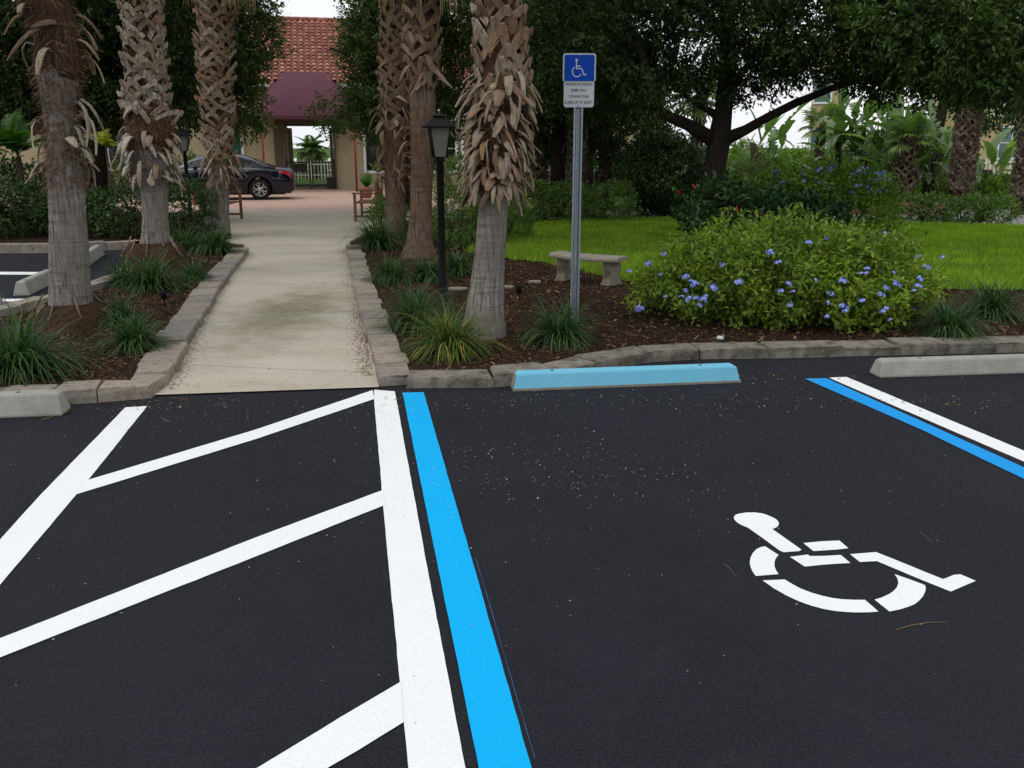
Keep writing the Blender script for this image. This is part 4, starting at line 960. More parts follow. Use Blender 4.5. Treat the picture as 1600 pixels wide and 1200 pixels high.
tree('oak_tree', 'thin background tree above the paddle-leaved plants', 'tree', (15.6, 33, 0),
    [([(15.6, 33, 0), (15.7, 33, 2.2), (15.9, 33, 4.2), (16, 33, 6)], [.25, .2, .17, .1]), ([(15.8, 33, 3), (17.2, 33, 4.2), (18.6, 32.8, 5)], [.1, .07, .04]), ([(15.8, 33, 3.4), (14.4, 33, 4.4)], [.09, .05])],
    [((16.6, 33, 4.3), (1.6, 1.6, .9), 170), ((18.8, 33, 4.4), (1.8, 1.8, 1.3), 260), ((17.6, 33, 3.2), (1.3, 1.3, .7), 140)],
    'oak_leaf', per=13, tl=.6, L=.16, W=.08)
tree('oak_tree', 'background tree half hiding the roof end behind the dark oak', 'tree', (2.6, 30.5, 0),
    [([(2.6, 30.5, 0), (2.6, 30.5, 2), (2.7, 30.5, 4.5), (2.7, 30.5, 6)], [.22, .18, .15, .1]), ([(2.6, 30.5, 2.6), (3.8, 30.4, 3.6)], [.08, .04])],
    [((2.2, 30.5, 4.6), (1.9, 1.6, 1.5), 420), ((.6, 30.5, 4.0), (1.5, 1.5, 1.6), 330), ((3.8, 30.5, 3.1), (1.1, 1.0, .8), 160), ((2, 30.5, 6.8), (3, 2.4, 1.2), 240, 1.6), ((-.4, 30.5, 5.4), (1.3, 1.2, 1.2), 230)],
    'oak_leaf', per=13, tl=.6, L=.15, W=.075)

ob_ = Vector((a(1118, 300, oakY).x, oakY, BZ))
link('crown', crown_mesh('crown', [((Vector(F_(x, y, Y))-ob_)[:], r_, n_) for x, y, Y, r_, n_ in ((1500, 40, 12.9, (1.2, .7, .7), 330), (1600, 70, 12.6, (1.1, .7, .75), 330), (1400, 30, 13.6, (1.1, .8, .5), 220), (1560, 110, 13.6, (.8, .7, .3), 120), (1260, 20, 14.2, (1.0, .8, .4), 120))], 13, .38, .10, .045), oak, MAT['oak_leaf_lit'])  # nearer sprays of the crown, their lit look painted by leaf colour
# ------------------------------------------------------------------ shrubs and hedges
rnd.seed(31)
FL = [flower_mesh(11, .036, .016), flower_mesh(8, .03, .015), flower_mesh(15, .046, .016)]
pb = (2.72, 8.35, BZ)
PBL = [((-.68, .05, .29), (.66, .6, .34)), ((-.05, .0, .38), (.80, .74, .42)), ((.62, .1, .34), (.66, .68, .38)), ((.93, .3, .25), (.46, .5, .28)), ((-.25, .65, .42), (.80, .5, .36)), ((.25, -.36, .20), (.76, .42, .25)), ((-1.08, .12, .18), (.34, .38, .22))]
pl, pts = shrub('plumbago_shrub', 'wide yellow-green shrub with pale blue flowers behind the kerb', 'flowering shrub', pb,
    [(c_, r_, n_) for (c_, r_), n_ in zip(PBL, (900, 1350, 1150, 520, 620, 620, 280))],
    'plumbago', 14, 9, .20, .066, .029, inner=.55, gaps=.34)
PX = [(1010, 415), (1013, 413), (983, 425), (1033, 429), (1037, 397), (1072, 433), (1080, 440), (1086, 446), (1072, 455), (1065, 465), (1076, 468), (1087, 466), (1093, 478), (1098, 470), (1102, 466), (1113, 450), (1154, 442), (1128, 414), (1040, 465), (1000, 484), (1203, 396), (1264, 380), (1290, 373), (1216, 411), (1232, 444), (1220, 456), (1240, 456), (1234, 477), (1297, 460), (1292, 474), (1318, 480), (1320, 487), (1293, 496), (1346, 428), (1355, 420), (1353, 427), (1372, 381), (1382, 366), (1395, 427), (1384, 451), (1376, 462), (1405, 447), (1400, 444), (1436, 402), (1473, 403), (1448, 419), (1437, 437), (1434, 448), (1347, 470), (1380, 487), (1385, 484), (1391, 500), (1426, 483), (1396, 515), (1388, 518), (1265, 519), (1412, 507), (1273, 439), (1317, 440), (1428, 455)]
for x, y in PX:
    # place each flower head on the outer face of the bush, where its sight line meets the foliage
    u = (x-800)/FPX; v = (600-y)/FPX; dv = Vector((u, cP+v*sP, -sP+v*cP)); bestt = None; o_ = Vector((0, 0, CAMH))
    for c, r in PBL:
        e = o_-Vector(pb)-Vector(c); A = sum((dv[i]/r[i])**2 for i in range(3)); B = 2*sum(dv[i]*e[i]/r[i]**2 for i in range(3)); C_ = sum((e[i]/r[i])**2 for i in range(3))-1; D_ = B*B-4*A*C_
        if D_ > 0:
            t_ = (-B-math.sqrt(D_))/(2*A)
            if bestt is None or t_ < bestt: bestt = t_
    if bestt is None: bestt = 8.3/dv.y
    p = o_+dv*(bestt*.968)-Vector(pb)
    link('flower', rnd.choice(FL), pl, MAT['blue_petal'], p, (rnd.uniform(-.6, 0.1), rnd.uniform(-.4, .4), rnd.uniform(0, 6)), (rnd.uniform(.75, 1.15),)*3)
pb2 = (5.15, 15.3, BZ)
p2, pts2 = shrub('plumbago_shrub', 'flowering blue shrub beyond the red hibiscus at the oak', 'flowering shrub', pb2,
    [((-.6, 0, .56), (.85, .75, .56), 620), ((.5, .1, .56), (.9, .8, .56), 700), ((1.1, .2, .50), (.58, .62, .50), 330), ((.2, -.1, .90), (1.15, .6, .30), 520)], 'plumbago_back', 10, 9, .22, .075, .032)
for k in range(60):
    P, d = pts2[k % 4]; i = rnd.randrange(len(P)); j = max((rnd.randrange(len(P)) for _ in range(14)), key=lambda q: P[q][2]*1.2+P[q][0]*.5-P[q][1]*.4+rnd.uniform(0, .4)); p = Vector(P[j])+Vector((0, -.05, .12))
    link('flower', rnd.choice(FL), p2, MAT['blue_petal'], p, (rnd.uniform(-.5, .2), 0, rnd.uniform(0, 6)), (rnd.uniform(1.2, 1.8),)*3)
hb = (3.55, 13.9, BZ)
hib, ph = shrub('hibiscus_shrub', 'dark glossy hibiscus with red flowers at the foot of the oak', 'flowering shrub', hb,
    [((-.15, 0, .50), (.58, .55, .50), 300), ((.55, .1, .44), (.7, .55, .42), 330), ((1.3, .15, .34), (.62, .55, .34), 260), ((-.25, -.35, .22), (.42, .4, .24), 120)], 'hibiscus', 10, 8, .24, .115, .06, up=.9)
for (x, y, Y) in ((1085, 291, 13.5), (1151, 327, 13.25), (1182, 335, 13.4), (1060, 300, 13.6)):
    q = a(x, y, Y)
    link('flower', flower_mesh(1, .001, .052), hib, MAT['red_petal'], Vector(q)-Vector(hb), (1.2, 0, rnd.uniform(-.4, .4)))
def bush(label, px0, px1, ytop, ybot, Y, leafm, L=.07, W=.035, dens=1.0, name='shrub', cat='shrub', depth=.8, flat=False, group=None, per=8, stems=6):
    p0, p1 = a(px0, ybot, Y), a(px1, ybot, Y); zt = a(px0, ytop, Y).z; zb = BZ if Y < 22 else 0.0; cx = (p0.x+p1.x)/2; wd = (p1.x-p0.x)/2; H = zt-zb
    n = max(1, round(wd/(H*.55))) if wd > H*.8 else 1; bl = []
    rx = wd/n*1.22 if n > 1 else wd
    for i in range(n):
        xx = -wd+wd/n*(2*i+1); hh = H*(rnd.uniform(.93, 1.0) if flat else rnd.uniform(.82, 1.03)); ry = depth*rnd.uniform(.85, 1.1)
        area = (rx*ry+rx*hh+ry*hh)*2.2; bl.append(((xx, rnd.uniform(-.08, .08), hh*.46), (rx*.95, ry, hh*.47), int(area*150*dens*(.05/L)**.8)+40))
    return shrub(name, label, cat, (cx, Y, zb), bl, leafm, stems*n, per, L*2.6, L, W, group)[0]
bush('round dark shrub with bare low stems behind the lawn', 966, 1098, 188, 330, 20.9, 'dark_leaf', .08, .046, 2.4, depth=1.05, stems=12)
bush('clipped low hedge behind the sign post at the lawn edge', 800, 985, 283, 342, 19.6, 'hedge_leaf', .06, .034, 1.25, 'hedge', 'hedge', .6, True)
bush('trimmed hedge at the far right edge of the lawn', 1400, 1570, 305, 354, 19.2, 'hedge_leaf', .06, .034, 1.2, 'hedge', 'hedge', .55, True)
bush('square-cut dull hedge seen right of the oak trunk', 1138, 1215, 244, 300, 26.5, 'hedge_dull', .07, .035, 1.4, 'hedge', 'hedge', .8, True)
bush('feathery green shrub behind the shaggy palm', 745, 838, 296, 400, 15.6, 'hedge_leaf', .06, .024, 1.3)
bush('mid green shrub between the lamp post and the shaggy palm', 668, 765, 282, 400, 14.9, 'hedge_leaf', .07, .026, 1.3)
bush('leafy shrub in front of the wooden bench', 585, 632, 305, 372, 19.0, 'hedge_leaf', .07, .028, 1.4)
bush('dark hedge along the far kerb behind the thick grey trunk', -90, 330, 282, 388, 16.4, 'dark_leaf', .07, .034, 1.25, 'hedge', 'hedge', .75)
bush('tall dim foliage mass at the left picture edge', -160, 75, 235, 385, 18.2, 'dark_leaf', .10, .045, 1.1, depth=.9)
bush('low bushes lit behind the small palms on the right', 1440, 1600, 270, 330, 27.5, 'plumbago_back', .09, .05, 1.0, depth=.9)
bush('green bank of bushes under the big paddle leaves', 1310, 1495, 178, 335, 31.5, 'hedge_dull', .10, .055, 1.9, depth=1.0)
bush('shrub row below the house wall behind the sign', 690, 1000, 240, 300, 32.5, 'hedge_leaf', .10, .05, .8, depth=.8)
bush('bushes below the house wall behind the car', 100, 290, 245, 300, 32.8, 'hedge_dull', .10, .05, .8, depth=.6)
bush('hedge beyond the white fence of the gateway', 400, 570, 256, 285, 53, 'hedge_leaf', .12, .06, .8, 'hedge', 'hedge', .8, True)
bush('sunlit shrub row in the white gap below the small palm', 1130, 1340, 222, 300, 38, 'plumbago_back', .12, .06, 1.0, depth=.8)

# frond plants
FE = [feather_leaf(.95, 30, .26, .024), feather_leaf(.8, 26, .24, .024, .7)]
def frond_plant(label, px, py, Y, scale, mat, n=14, meshes=FE, name='fern_palm', cat='plant', zb=None, group=None, lo=.1, hi=1.2):
    q = a(px, py, Y); t = thing(name, label, cat, (q.x, Y, BZ if zb is None else zb), group=group)
    h = q.z-t.location.z
    MB().tube([(0, 0, -.02), (0, 0, max(.08, h))], [.07*scale, .05*scale], 7).build('stem', MAT['stem'], t)
    for k in range(n):
        link('frond', mm(meshes[k % 2], mat), t, None, (0, 0, max(.05, h)), (0, -(lo+(hi-lo)*((k*.618) % 1)), k*2.399), (scale,)*3)
    return t
frond_plant('bright green feathery fern palm at the left picture edge', 28, 245, 17.3, 1.0, 'fern', 20)
frond_plant('feathery fern palm cut by the left picture edge', -30, 250, 16.9, .9, 'fern', 14)
frond_plant('lime yellow frond plant left of the criss-cross palm', 166, 232, 17.6, .42, 'lime', 26, lo=.0)
frond_plant('light green fan palm bush behind the sign post', 880, 262, 23.5, 1.0, 'fern', 12, FAN, 'fan_palm', zb=0, lo=.3, hi=1.4)
frond_plant('fan palm bush right of the round dark shrub', 1098, 262, 23.5, .8, 'frond', 12, FAN, 'fan_palm', zb=0, lo=.1, hi=1.3)
frond_plant('small green plant beside the far red post', 575, 290, 31.5, .6, 'fern', 12, zb=0)
frond_plant('dark leafy plant on the house wall right of the red post', 590, 272, 32.5, .55, 'frond', 14, zb=0)
frond_plant('spiky plant left of the black car', 300, 262, 33.6, .8, 'fern', 12, zb=0)

# paddle-leaved giants
PD = [paddle_leaf(1.25, .42, .8, .6), paddle_leaf(1.05, .36, 1.2, .5, .9), paddle_leaf(1.4, .46, .4, .6), paddle_leaf(1.0, .34, 1.7, .5, 1.0)]
def paddle_plant(label, px, py, Y, h, n, scale=1.0, light=2):
    q = a(px, py, Y); t = thing('paddle_plant', label, 'plant', (q.x, Y, 0), group='big-leaved plants on the right')
    for j in range(3):
        MB().tube([(rnd.uniform(-.25, .25), rnd.uniform(-.2, .2), -.02), (rnd.uniform(-.15, .15), 0, h*.5), (rnd.uniform(-.3, .3), rnd.uniform(-.2, .2), h)], [.09, .08, .05], 7).build('stalk', MAT['stem'], t)
    for k in range(n):
        o = link('leaf', PD[rnd.randrange(4)], t, MAT['paddle'], (rnd.uniform(-.45, .45), rnd.uniform(-.25, .25), h*rnd.uniform(.0, .95)), (rnd.uniform(-.2, .2), rnd.uniform(-.25, .45), k*2.399+rnd.uniform(-.3, .3)), (scale*rnd.uniform(.8, 1.2),)*3)
        if k < light: o.data = PDL[k % 2]
    return t
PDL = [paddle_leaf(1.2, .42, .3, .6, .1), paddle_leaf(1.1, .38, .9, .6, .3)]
for m_ in PDL: m_.materials.append(MAT['paddle_pale'])
paddle_plant('tall paddle-leaved plant beside the white sky gap', 1310, 300, 28.5, 2.0, 34, 1.05, 0)
paddle_plant('tall paddle-leaved plant with one upright leaf before the far window', 1352, 300, 27.5, 2.2, 32, 1.1, 1)
paddle_plant('paddle-leaved clump with a pale upright leaf right of the blue shrub', 1388, 310, 26.3, 1.2, 34, .95, 2)
paddle_plant('paddle-leaved clump left of the stout scaly palm', 1448, 310, 26.2, 1.5, 34, 1.0, 2)
paddle_plant('paddle-leaved plant with a bleached drooping leaf near the right house', 1535, 300, 27.5, 1.0, 20, .9, 3)
paddle_plant('paddle-leaved plant rising behind the square-cut hedge', 1185, 260, 29.5, 1.8, 20, 1.0, 1)

# ------------------------------------------------------------------ grass clumps
def clump(label, px, py, width_px, n=190, mat='liriope', Y=None):
    x, y = gp(px, py, BZ); w_ = width_px/ppm(py, y)/2
    L = w_*1.95; V, Fc = blades(int(n*2.1), w_*.34, L, .0125*max(.85, min(1.5, y/9)), 1.2)
    t = link('grass_clump', np_mesh('grass_clump', V, Fc), mat=MAT[mat], loc=(x, y, BZ)); return tag(t, label, 'ornamental grass', 'strappy grass clumps in the beds')
clump('big dark grass clump cut by the left picture edge', 34, 583, 155, 330)
clump('bright grass clump right in front of the thick grey trunk root', 213, 543, 88, 200)
clump('grass clump tucked against the right side of the thick grey trunk', 188, 505, 70, 150)
clump('grass clump below the brown root mound', 240, 452, 90, 220)
clump('grass clump at the left foot of the brown root mound', 192, 445, 60, 130)
clump('grass clump at the right foot of the brown root mound', 303, 437, 52, 130)
clump('grass clump left of the slim criss-cross palm base', 294, 392, 60, 150)
clump('grass clump hugging the slim criss-cross palm base', 337, 396, 66, 170)
clump('farthest grass clump right of the walkway, under the dark palm', 590, 388, 78, 200)
clump('grass clump at the foot of the reddish brown palm', 612, 440, 68, 180)
clump('grass clump left of the lamp post', 668, 437, 58, 150)
clump('grass clump right behind the lamp post', 715, 428, 60, 150)
clump('large grass clump at the walkway kerb below the lamp post', 655, 512, 105, 280)
clump('yellow-tipped grass clump left of the shaggy palm base', 702, 550, 112, 300, 'liriope_yel')
clump('grass clump at the foot of the sign post', 874, 533, 100, 220)
clump('grass clump right of the wide flowering shrub', 1482, 522, 90, 210)
clump('grass clump at the right end of the lawn edge', 1545, 494, 92, 210)
clump('dim grass clump half hidden behind the walkway palms', 640, 372, 50, 110)

# ------------------------------------------------------------------ lamp posts
def lamp(label, px, ybot, Y, h, group='black lamp posts'):
    q = a(px, ybot, Y); t = thing('lamp_post', label, 'lamp post', (q.x, Y, BZ), rz=.18, group=group)
    H = h-BZ; hd = .46
    MB().lathe([(.0, 0), (.065, 0), (.065, .04), (.042, .06), (.038, .5), (.038, H-hd-.04), (.048, H-hd-.03), (.048, H-hd+.01), (0, H-hd+.01)], seg=14).build('pole', MAT['black_metal'], t)
    z0, z1 = H-hd+.01, H-.155; b0, b1 = .058, .102
    g = MB(); g.add([(s*b, u*b, z) for z, b in ((z0, b0), (z1, b1)) for s, u in ((-1, -1), (1, -1), (1, 1), (-1, 1))], [(0, 1, 5, 4), (1, 2, 6, 5), (2, 3, 7, 6), (3, 0, 4, 7)]); g.build('glass', MAT['lamp_glass'], t)
    f = MB()
    for s, u in ((-1, -1), (1, -1), (1, 1), (-1, 1)): f.tube([(s*(b0+.004), u*(b0+.004), z0-.01), (s*(b1+.004), u*(b1+.004), z1+.005)], .009, 5)
    f.build('frame', MAT['black_metal'], t)
    r_ = MB()
    ring = lambda e, z: [(-e, -e, z), (e, -e, z), (e, e, z), (-e, e, z)]
    V = ring(.172, z1-.006)+ring(.175, z1+.004)+ring(.072, z1+.093)+ring(.058, z1+.094)+ring(.052, z1+.108)+ring(.078, z1+.11)+ring(.012, z1+.142)
    r_.add(V, [(k*4+i, k*4+(i+1) % 4, k*4+4+(i+1) % 4, k*4+4+i) for k in range(6) for i in range(4)]+[(3, 2, 1, 0), (24, 25, 26, 27)]); r_.build('roof', MAT['black_metal'], t)
    MB().lathe([(.008, z1+.13), (.008, z1+.15), (.013, z1+.158), (.010, z1+.172), (0, z1+.178)], seg=10).build('finial', MAT['steel'], t)
    return t
lamp('black lantern post right of the walkway, in front of the reddish palm', 692, 465, 9.25, a(689, 174, 9.25).z)
lamp('black lantern post beside the car, between the left palms', 299, 347, 18.4, a(291, 200, 18.4).z)

# ------------------------------------------------------------------ parking sign
sq = a(897, 497, 8.07); sg = thing('parking_sign', 'blue and white disabled parking sign on a perforated steel post', 'sign', (sq.x, 8.07, BZ), rz=.02)
ztop = a(903, 84, 8.07).z-BZ; zbot = a(903, 168, 8.07).z-BZ; zsplit = a(903, 127, 8.07).z-BZ
post = MB(); W2 = .013
n_h = int((zbot+.25)/.0254)
post.box((-.0095, 0, (zbot+.22)/2-.1), (.009, .003, zbot+.42)); post.box((.0095, 0, (zbot+.22)/2-.1), (.009, .003, zbot+.42))
for k in range(n_h+4):
    post.box((0, 0, -.05+k*.0254), (.010, .0028, .0145))
for s in (-1, 1):
    post.add([(s*.014, -.0015, -.3), (s*.014, .0015, -.3), (s*.026, -.030, -.3), (s*.029, -.029, -.3), (s*.014, -.0015, zbot+.32), (s*.014, .0015, zbot+.32), (s*.026, -.030, zbot+.32), (s*.029, -.029, zbot+.32)],
             [(0, 1, 5, 4), (0, 2, 6, 4), (1, 3, 7, 5), (2, 3, 7, 6), (4, 5, 7, 6)])
    post.add([(s*.026, -.030, -.3), (s*.041, -.032, -.3), (s*.041, -.029, -.3), (s*.029, -.029, -.3), (s*.026, -.030, zbot+.32), (s*.041, -.032, zbot+.32), (s*.041, -.029, zbot+.32), (s*.029, -.029, zbot+.32)],
             [(0, 1, 5, 4), (1, 2, 6, 5), (2, 3, 7, 6), (4, 5, 6, 7)])
post.build('post', MAT['steel'], sg)
def rrect(x0, x1, z0, z1, r, corners=(1, 1, 1, 1), n=6):
    P = []
    for (cx, cz, a0, on, ex, ez) in ((x1-r, z0+r, -90, corners[1], x1, z0), (x1-r, z1-r, 0, corners[2], x1, z1), (x0+r, z1-r, 90, corners[3], x0, z1), (x0+r, z0+r, 180, corners[0], x0, z0)):
        if on: P += [(cx+r*math.cos(R(a0+90*k/n)), cz+r*math.sin(R(a0+90*k/n))) for k in range(n+1)]
        else: P.append((ex, ez))
    return P
def plate(name, P, y, mat, th=.002, parent=None):
    s = MB(); n = len(P); s.add([(x, y, z) for x, z in P]+[(x, y+th, z) for x, z in P], [tuple(range(n)), tuple(reversed(range(n, 2*n)))]+[(i, n+i, n+(i+1) % n, (i+1) % n) for i in range(n)])
    return s.build(name, mat, parent)
YF = -.036
hw = 25.6/ppm(105, 8.07); hw2 = 23.6/ppm(148, 8.07)
bp_ = plate('blue_plate', rrect(-hw, hw, zsplit, ztop, .024, (0, 0, 1, 1)), YF-.006, MAT['sign_white'], .002, sg)
plate('blue_field', rrect(-hw+.012, hw-.012, zsplit-.001, ztop-.012, .018, (0, 0, 1, 1)), YF-.0075, MAT['sign_blue'], .001, bp_)
wp_ = plate('white_plate', rrect(-hw2, hw2, zbot, zsplit+.05, .024, (1, 1, 0, 0)), YF-.003, MAT['sign_white'], .002, sg)
# wheelchair emblem (crop coordinates of the sign: 10.9 px per photo pixel, blue field x 217..733, y 175..622)
sx = (2*hw-.024)/516; cz = (ztop-.012-zsplit)/447
K = lambda x, y: ((x-475)*sx, (622-y)*cz+zsplit)
em = MB()
def ribbon(P, w_, y):
    P = [Vector((p[0], 0, p[1])) for p in P]; V = []
    for i, p in enumerate(P):
        t = (P[min(i+1, len(P)-1)]-P[max(i-1, 0)]).normalized(); nn = Vector((-t.z, 0, t.x))*w_/2
        V += [(p.x-nn.x, y, p.z-nn.z), (p.x+nn.x, y, p.z+nn.z)]
    em.add(V, [(2*i, 2*i+2, 2*i+3, 2*i+1) for i in range(len(P)-1)])
ye = YF-.0082; lw_ = 15*sx
c0 = K(426, 268); em.add([(c0[0]+.0115*math.cos(t*.5236), ye, c0[1]+.0115*math.sin(t*.5236)) for t in range(12)], [tuple(range(12))])
ribbon([K(422, 285), K(427, 405)], lw_*1.15, ye); ribbon([K(425, 368), K(497, 368)], lw_*1.1, ye-.0003); ribbon([K(415, 412), K(515, 410)], lw_*1.2, ye-.0006); ribbon([K(508, 405), K(560, 528)], lw_*1.1, ye-.0009); ribbon([K(552, 524), K(597, 505)], lw_*1.1, ye-.0012)
ribbon([K(435+80*math.cos(R(q)), 462-88*math.sin(R(q))) for q in range(118, 342, 8)], lw_*1.1, ye-.0004)
em.build('wheelchair_emblem', MAT['sign_white'], bp_)
def text(body, x, z, h, xs, parent, mat, y, name='lettering', align='CENTER', width=None):
    cu = bpy.data.curves.new(name, 'FONT'); cu.body = body; cu.size = h/.69; cu.align_x = align; cu.extrude = .0003; cu.resolution_u = 2; cu.offset = h*.007
    o = link(name, cu, parent, mat, (x, y, z), (math.pi/2, 0, 0))
    bpy.context.view_layer.update()
    if width: xs = width/max(.001, o.dimensions.x)
    me = bpy.data.meshes.new_from_object(o.evaluated_get(bpy.context.evaluated_depsgraph_get())); me.transform(Matrix.Diagonal((xs, 1, 1, 1)))
    bpy.data.objects.remove(o)
    o = link(name, me, parent, None, (x, y, z), (math.pi/2, 0, 0))
    if not me.materials: me.materials.append(mat)
    return o
zr = lambda y: zsplit+(622-y)*cz
for body, y0, y1, x0, x1 in (('PARKING BY DISABLED', 650, 700, 240, 708), ('PERMIT ONLY', 757, 806, 338, 606), ('TOW-AWAY ZONE', 864, 914, 298, 645), ('& FINE UP TO $250', 968, 1020, 232, 672)):
    text(body, ((x0+x1)/2-475)*sx, zr(y1), (y1-y0)*cz, 1, wp_, MAT['sign_black'], YF-.0042, width=(x1-x0)*sx)
text('00', (693-475)*sx, zr(992), 24*cz, 1, wp_, MAT['sign_black'], YF-.0042, width=34*sx)
for x, z in (((480-475)*sx, zr(198)), ((470-475)*sx, zr(1052))):
    b_o = MB().lathe([(0, -.004), (.0055, -.003), (.0062, 0)], (0, 0, 0), 10).xform(Matrix.Translation((x, YF-.008, z)) @ Matrix.Rotation(R(-90), 4, 'X')); b_o.build('bolt', MAT['steel'], sg)

# ------------------------------------------------------------------ concrete garden bench
bq0, bq1 = a(858, 405, 10.9), a(979, 410, 10.15)
bc = ((bq0.x+bq1.x)/2, 10.55, BZ); bench = thing('stone_bench', 'curved cast concrete bench on scrolled legs at the lawn edge', 'bench', bc, math.atan2(-.62, bq1.x-bq0.x))
bench.scale = (.86, .86, .86)
Lb = 1.12; s = MB(); N_ = 14
top = BZ; hs_ = .40
sec = [(-.165, .0), (-.175, .025), (-.165, .055), (-.14, .07), (.14, .07), (.165, .055), (.175, .025), (.165, .0)]
V = []
for i in range(N_+1):
    t = i/N_*2-1; x = t*Lb/2; cv = .10*(t*t)-.05; e = 1 if 0 < i < N_ else .93
    for yy, z in sec: V.append((x, yy*e+cv, hs_-.07+(z-.035)*e+.035))
m_ = len(sec); s.add(V, [(i*m_+k, (i+1)*m_+k, (i+1)*m_+(k+1) % m_, i*m_+(k+1) % m_)[::-1] for i in range(N_) for k in range(m_)]+[tuple(range(m_)), tuple(reversed(range(N_*m_, N_*m_+m_)))])
s.build('seat', MAT['concrete'], bench)
for sx_ in (-1, 1):
    lg = MB(); prof = [(.0, .13), (.04, .135), (.07, .115), (.10, .09), (.15, .088), (.19, .105), (.24, .125), (.29, .12), (.329, .10)]
    V = []
    for z, yy in prof: V += [(-.065, -yy, z), (.065, -yy, z), (.065, yy, z), (-.065, yy, z)]
    lg.add(V, [(r*4+k, r*4+(k+1) % 4, r*4+4+(k+1) % 4, r*4+4+k) for r in range(len(prof)-1) for k in range(4)]+[(3, 2, 1, 0), tuple(32+k for k in range(4))])
    for gx in (-.04, -.013, .013, .04):        # fluting on the scroll
        lg.tube([(gx, -yy-.002, z) for z, yy in prof if z < .3], .009, 5, cap=False)
    lg.box((0, 0, .012), (.17, .30, .03))
    lg.build('leg', MAT['concrete'], bench, loc=(sx_*Lb*.355, .03, 0), rot=(0, 0, -sx_*.2), bevel=0)

# ------------------------------------------------------------------ slatted benches and pots
def wood_bench(label, p, rz, L=1.3):
    t = thing('wooden_bench', label, 'bench', (*p, .012), rz, 'slatted wooden benches')
    for x in (-L/2, L/2):
        for y, h in ((-.25, .62), (.25, .9)): MB().box((0, 0, h/2), (.06, .06, h)).build('leg', MAT['wood'], t, loc=(x, y, 0), bevel=.005)
        MB().box((x, -.02, .64), (.075, .58, .035)).build('armrest', MAT['wood'], t, bevel=.005)
        MB().box((x, 0, .12), (.04, .45, .05)).build('stretcher', MAT['wood'], t)
    for k in range(5): MB().box((0, -.22+k*.11, .42), (L, .085, .028)).build('seat_slat', MAT['wood'], t)
    MB().box((0, .25, .86), (L, .04, .09)).build('back_rail', MAT['wood'], t)
    MB().box((0, .25, .5), (L, .035, .05)).build('back_rail', MAT['wood'], t)
    for k in range(13): MB().box((-L/2+.1+k*(L-.2)/12, .25, .68), (.045, .02, .30)).build('back_slat', MAT['wood'], t)
    return t
wood_bench('slatted wooden bench facing the walkway on the right, below the potted plant', (-3.42, 20.9), R(-87))
wood_bench('slatted wooden bench mostly hidden behind the slim palm on the left', (-6.72, 20.3), R(93))
def pot(label, x, y, h, r, mat='terracotta', n=22, pm='fern'):
    t = thing('potted_plant', label, 'potted plant', (x, y, .012)); MB().lathe([(0, 0), (r*.7, 0), (r, h*.85), (r*1.1, h*.86), (r*1.1, h), (r*.9, h), (r*.9, h*.93), (0, h*.93)], seg=16).build('pot', MAT[mat], t)
    for k in range(n): link('frond', mm(FE[k % 2], pm), t, None, (0, 0, h*.92), (0, -(.3+.9*((k*.618) % 1)), k*2.399), (.45,)*3)
    return t
pot('leafy potted plant behind the wooden bench by the house wall', a(572, 290, 30).x, 30.0, .35, .22)
pot('small potted plant beside the black car at the slim palm', a(306, 290, 26.5).x, 26.5, .3, .18, pm='plumbago_back')

# ------------------------------------------------------------------ house with gateway
HX, HY, HR = -8.2, 36.0, R(12)
house = thing('house', 'long yellow stucco house with red tiled roof and arched gateway awning', 'house', (HX, HY, 0), HR)
def hb_(nm, mat, *boxes, parent=house, bevel=0): 
    m = MB()
    for c, d in boxes: m.box(c, d)
    return m.build(nm, MAT[mat], parent, bevel=bevel)
hb_('wall', 'stucco', ((-15.0, 2.5, 2.05), (28.0, 5, 4.1)))                # left of the passage
hb_('wall', 'stucco', ((8.0, 2.5, 2.05), (14.0, 5, 4.1)))                  # right of it
hb_('passage_ceiling', 'dark_wall', ((0, 2.505, 3.35), (2.0, 4.97, 1.5)))
hb_('lintel', 'dark_wall', ((0, -.03, 2.72), (2.5, .05, .26)))
hb_('passage_wall', 'dark_wall', ((-1.025, 2.4, 1.3), (.045, 5.02, 2.6)), ((1.025, 2.4, 1.3), (.045, 5.02, 2.6)), ((-1.2, -.04, 1.3), (.34, .06, 2.6)))
hb_('column', 'trim', ((-.9, 4.9, 1.27), (.2, .22, 2.5)))
hb_('column', 'trim', ((.92, 4.9, 1.27), (.14, .22, 2.5)))
hb_('eave', 'trim', ((-15.0, -.42, 4.03), (28.2, .14, .2)), ((8.0, -.42, 4.03), (14.2, .14, .2)), ((0, -.42, 4.03), (1.8, .14, .2)))
hb_('soffit', 'trim', ((-7.0, -.2, 4.13), (44.0, .36, .03)))
# tiled roof: barrel tiles laid in rows
slope = math.atan2(2.95, 5.4); RL = math.hypot(2.95, 5.4)
rf = MB(); x0, x1 = -17.0, 15.2
rf.add([(-29.2, -.5, 4.12), (x1, -.5, 4.12), (x1, 4.9, 7.07), (-29.2, 4.9, 7.07), (-29.2, 7.4, 5.7), (x1, 7.4, 5.7)], [(0, 1, 2, 3), (3, 2, 5, 4)])
roof = rf.build('roof', MAT['tile'], house)
px_, rw = .25, .33; cols = int((x1-x0)/px_); rows_ = int(RL/rw)
base_v = []; seg_ = 5
for j, (u, r0, r1) in enumerate(((0, 0, 0),)): pass
tv = []
for s_, rr, lift in ((0.0, .105, .035), (rw+.04, .085, .0)):
    for k in range(seg_): th = math.pi*k/(seg_-1); tv.append((math.cos(th)*rr, s_, math.sin(th)*rr*.85+lift))
tv = np.array(tv); tf = np.array([(k, k+1, seg_+k+1, seg_+k) for k in range(seg_-1)])
front = np.array([(0, 1, 2, 3)])
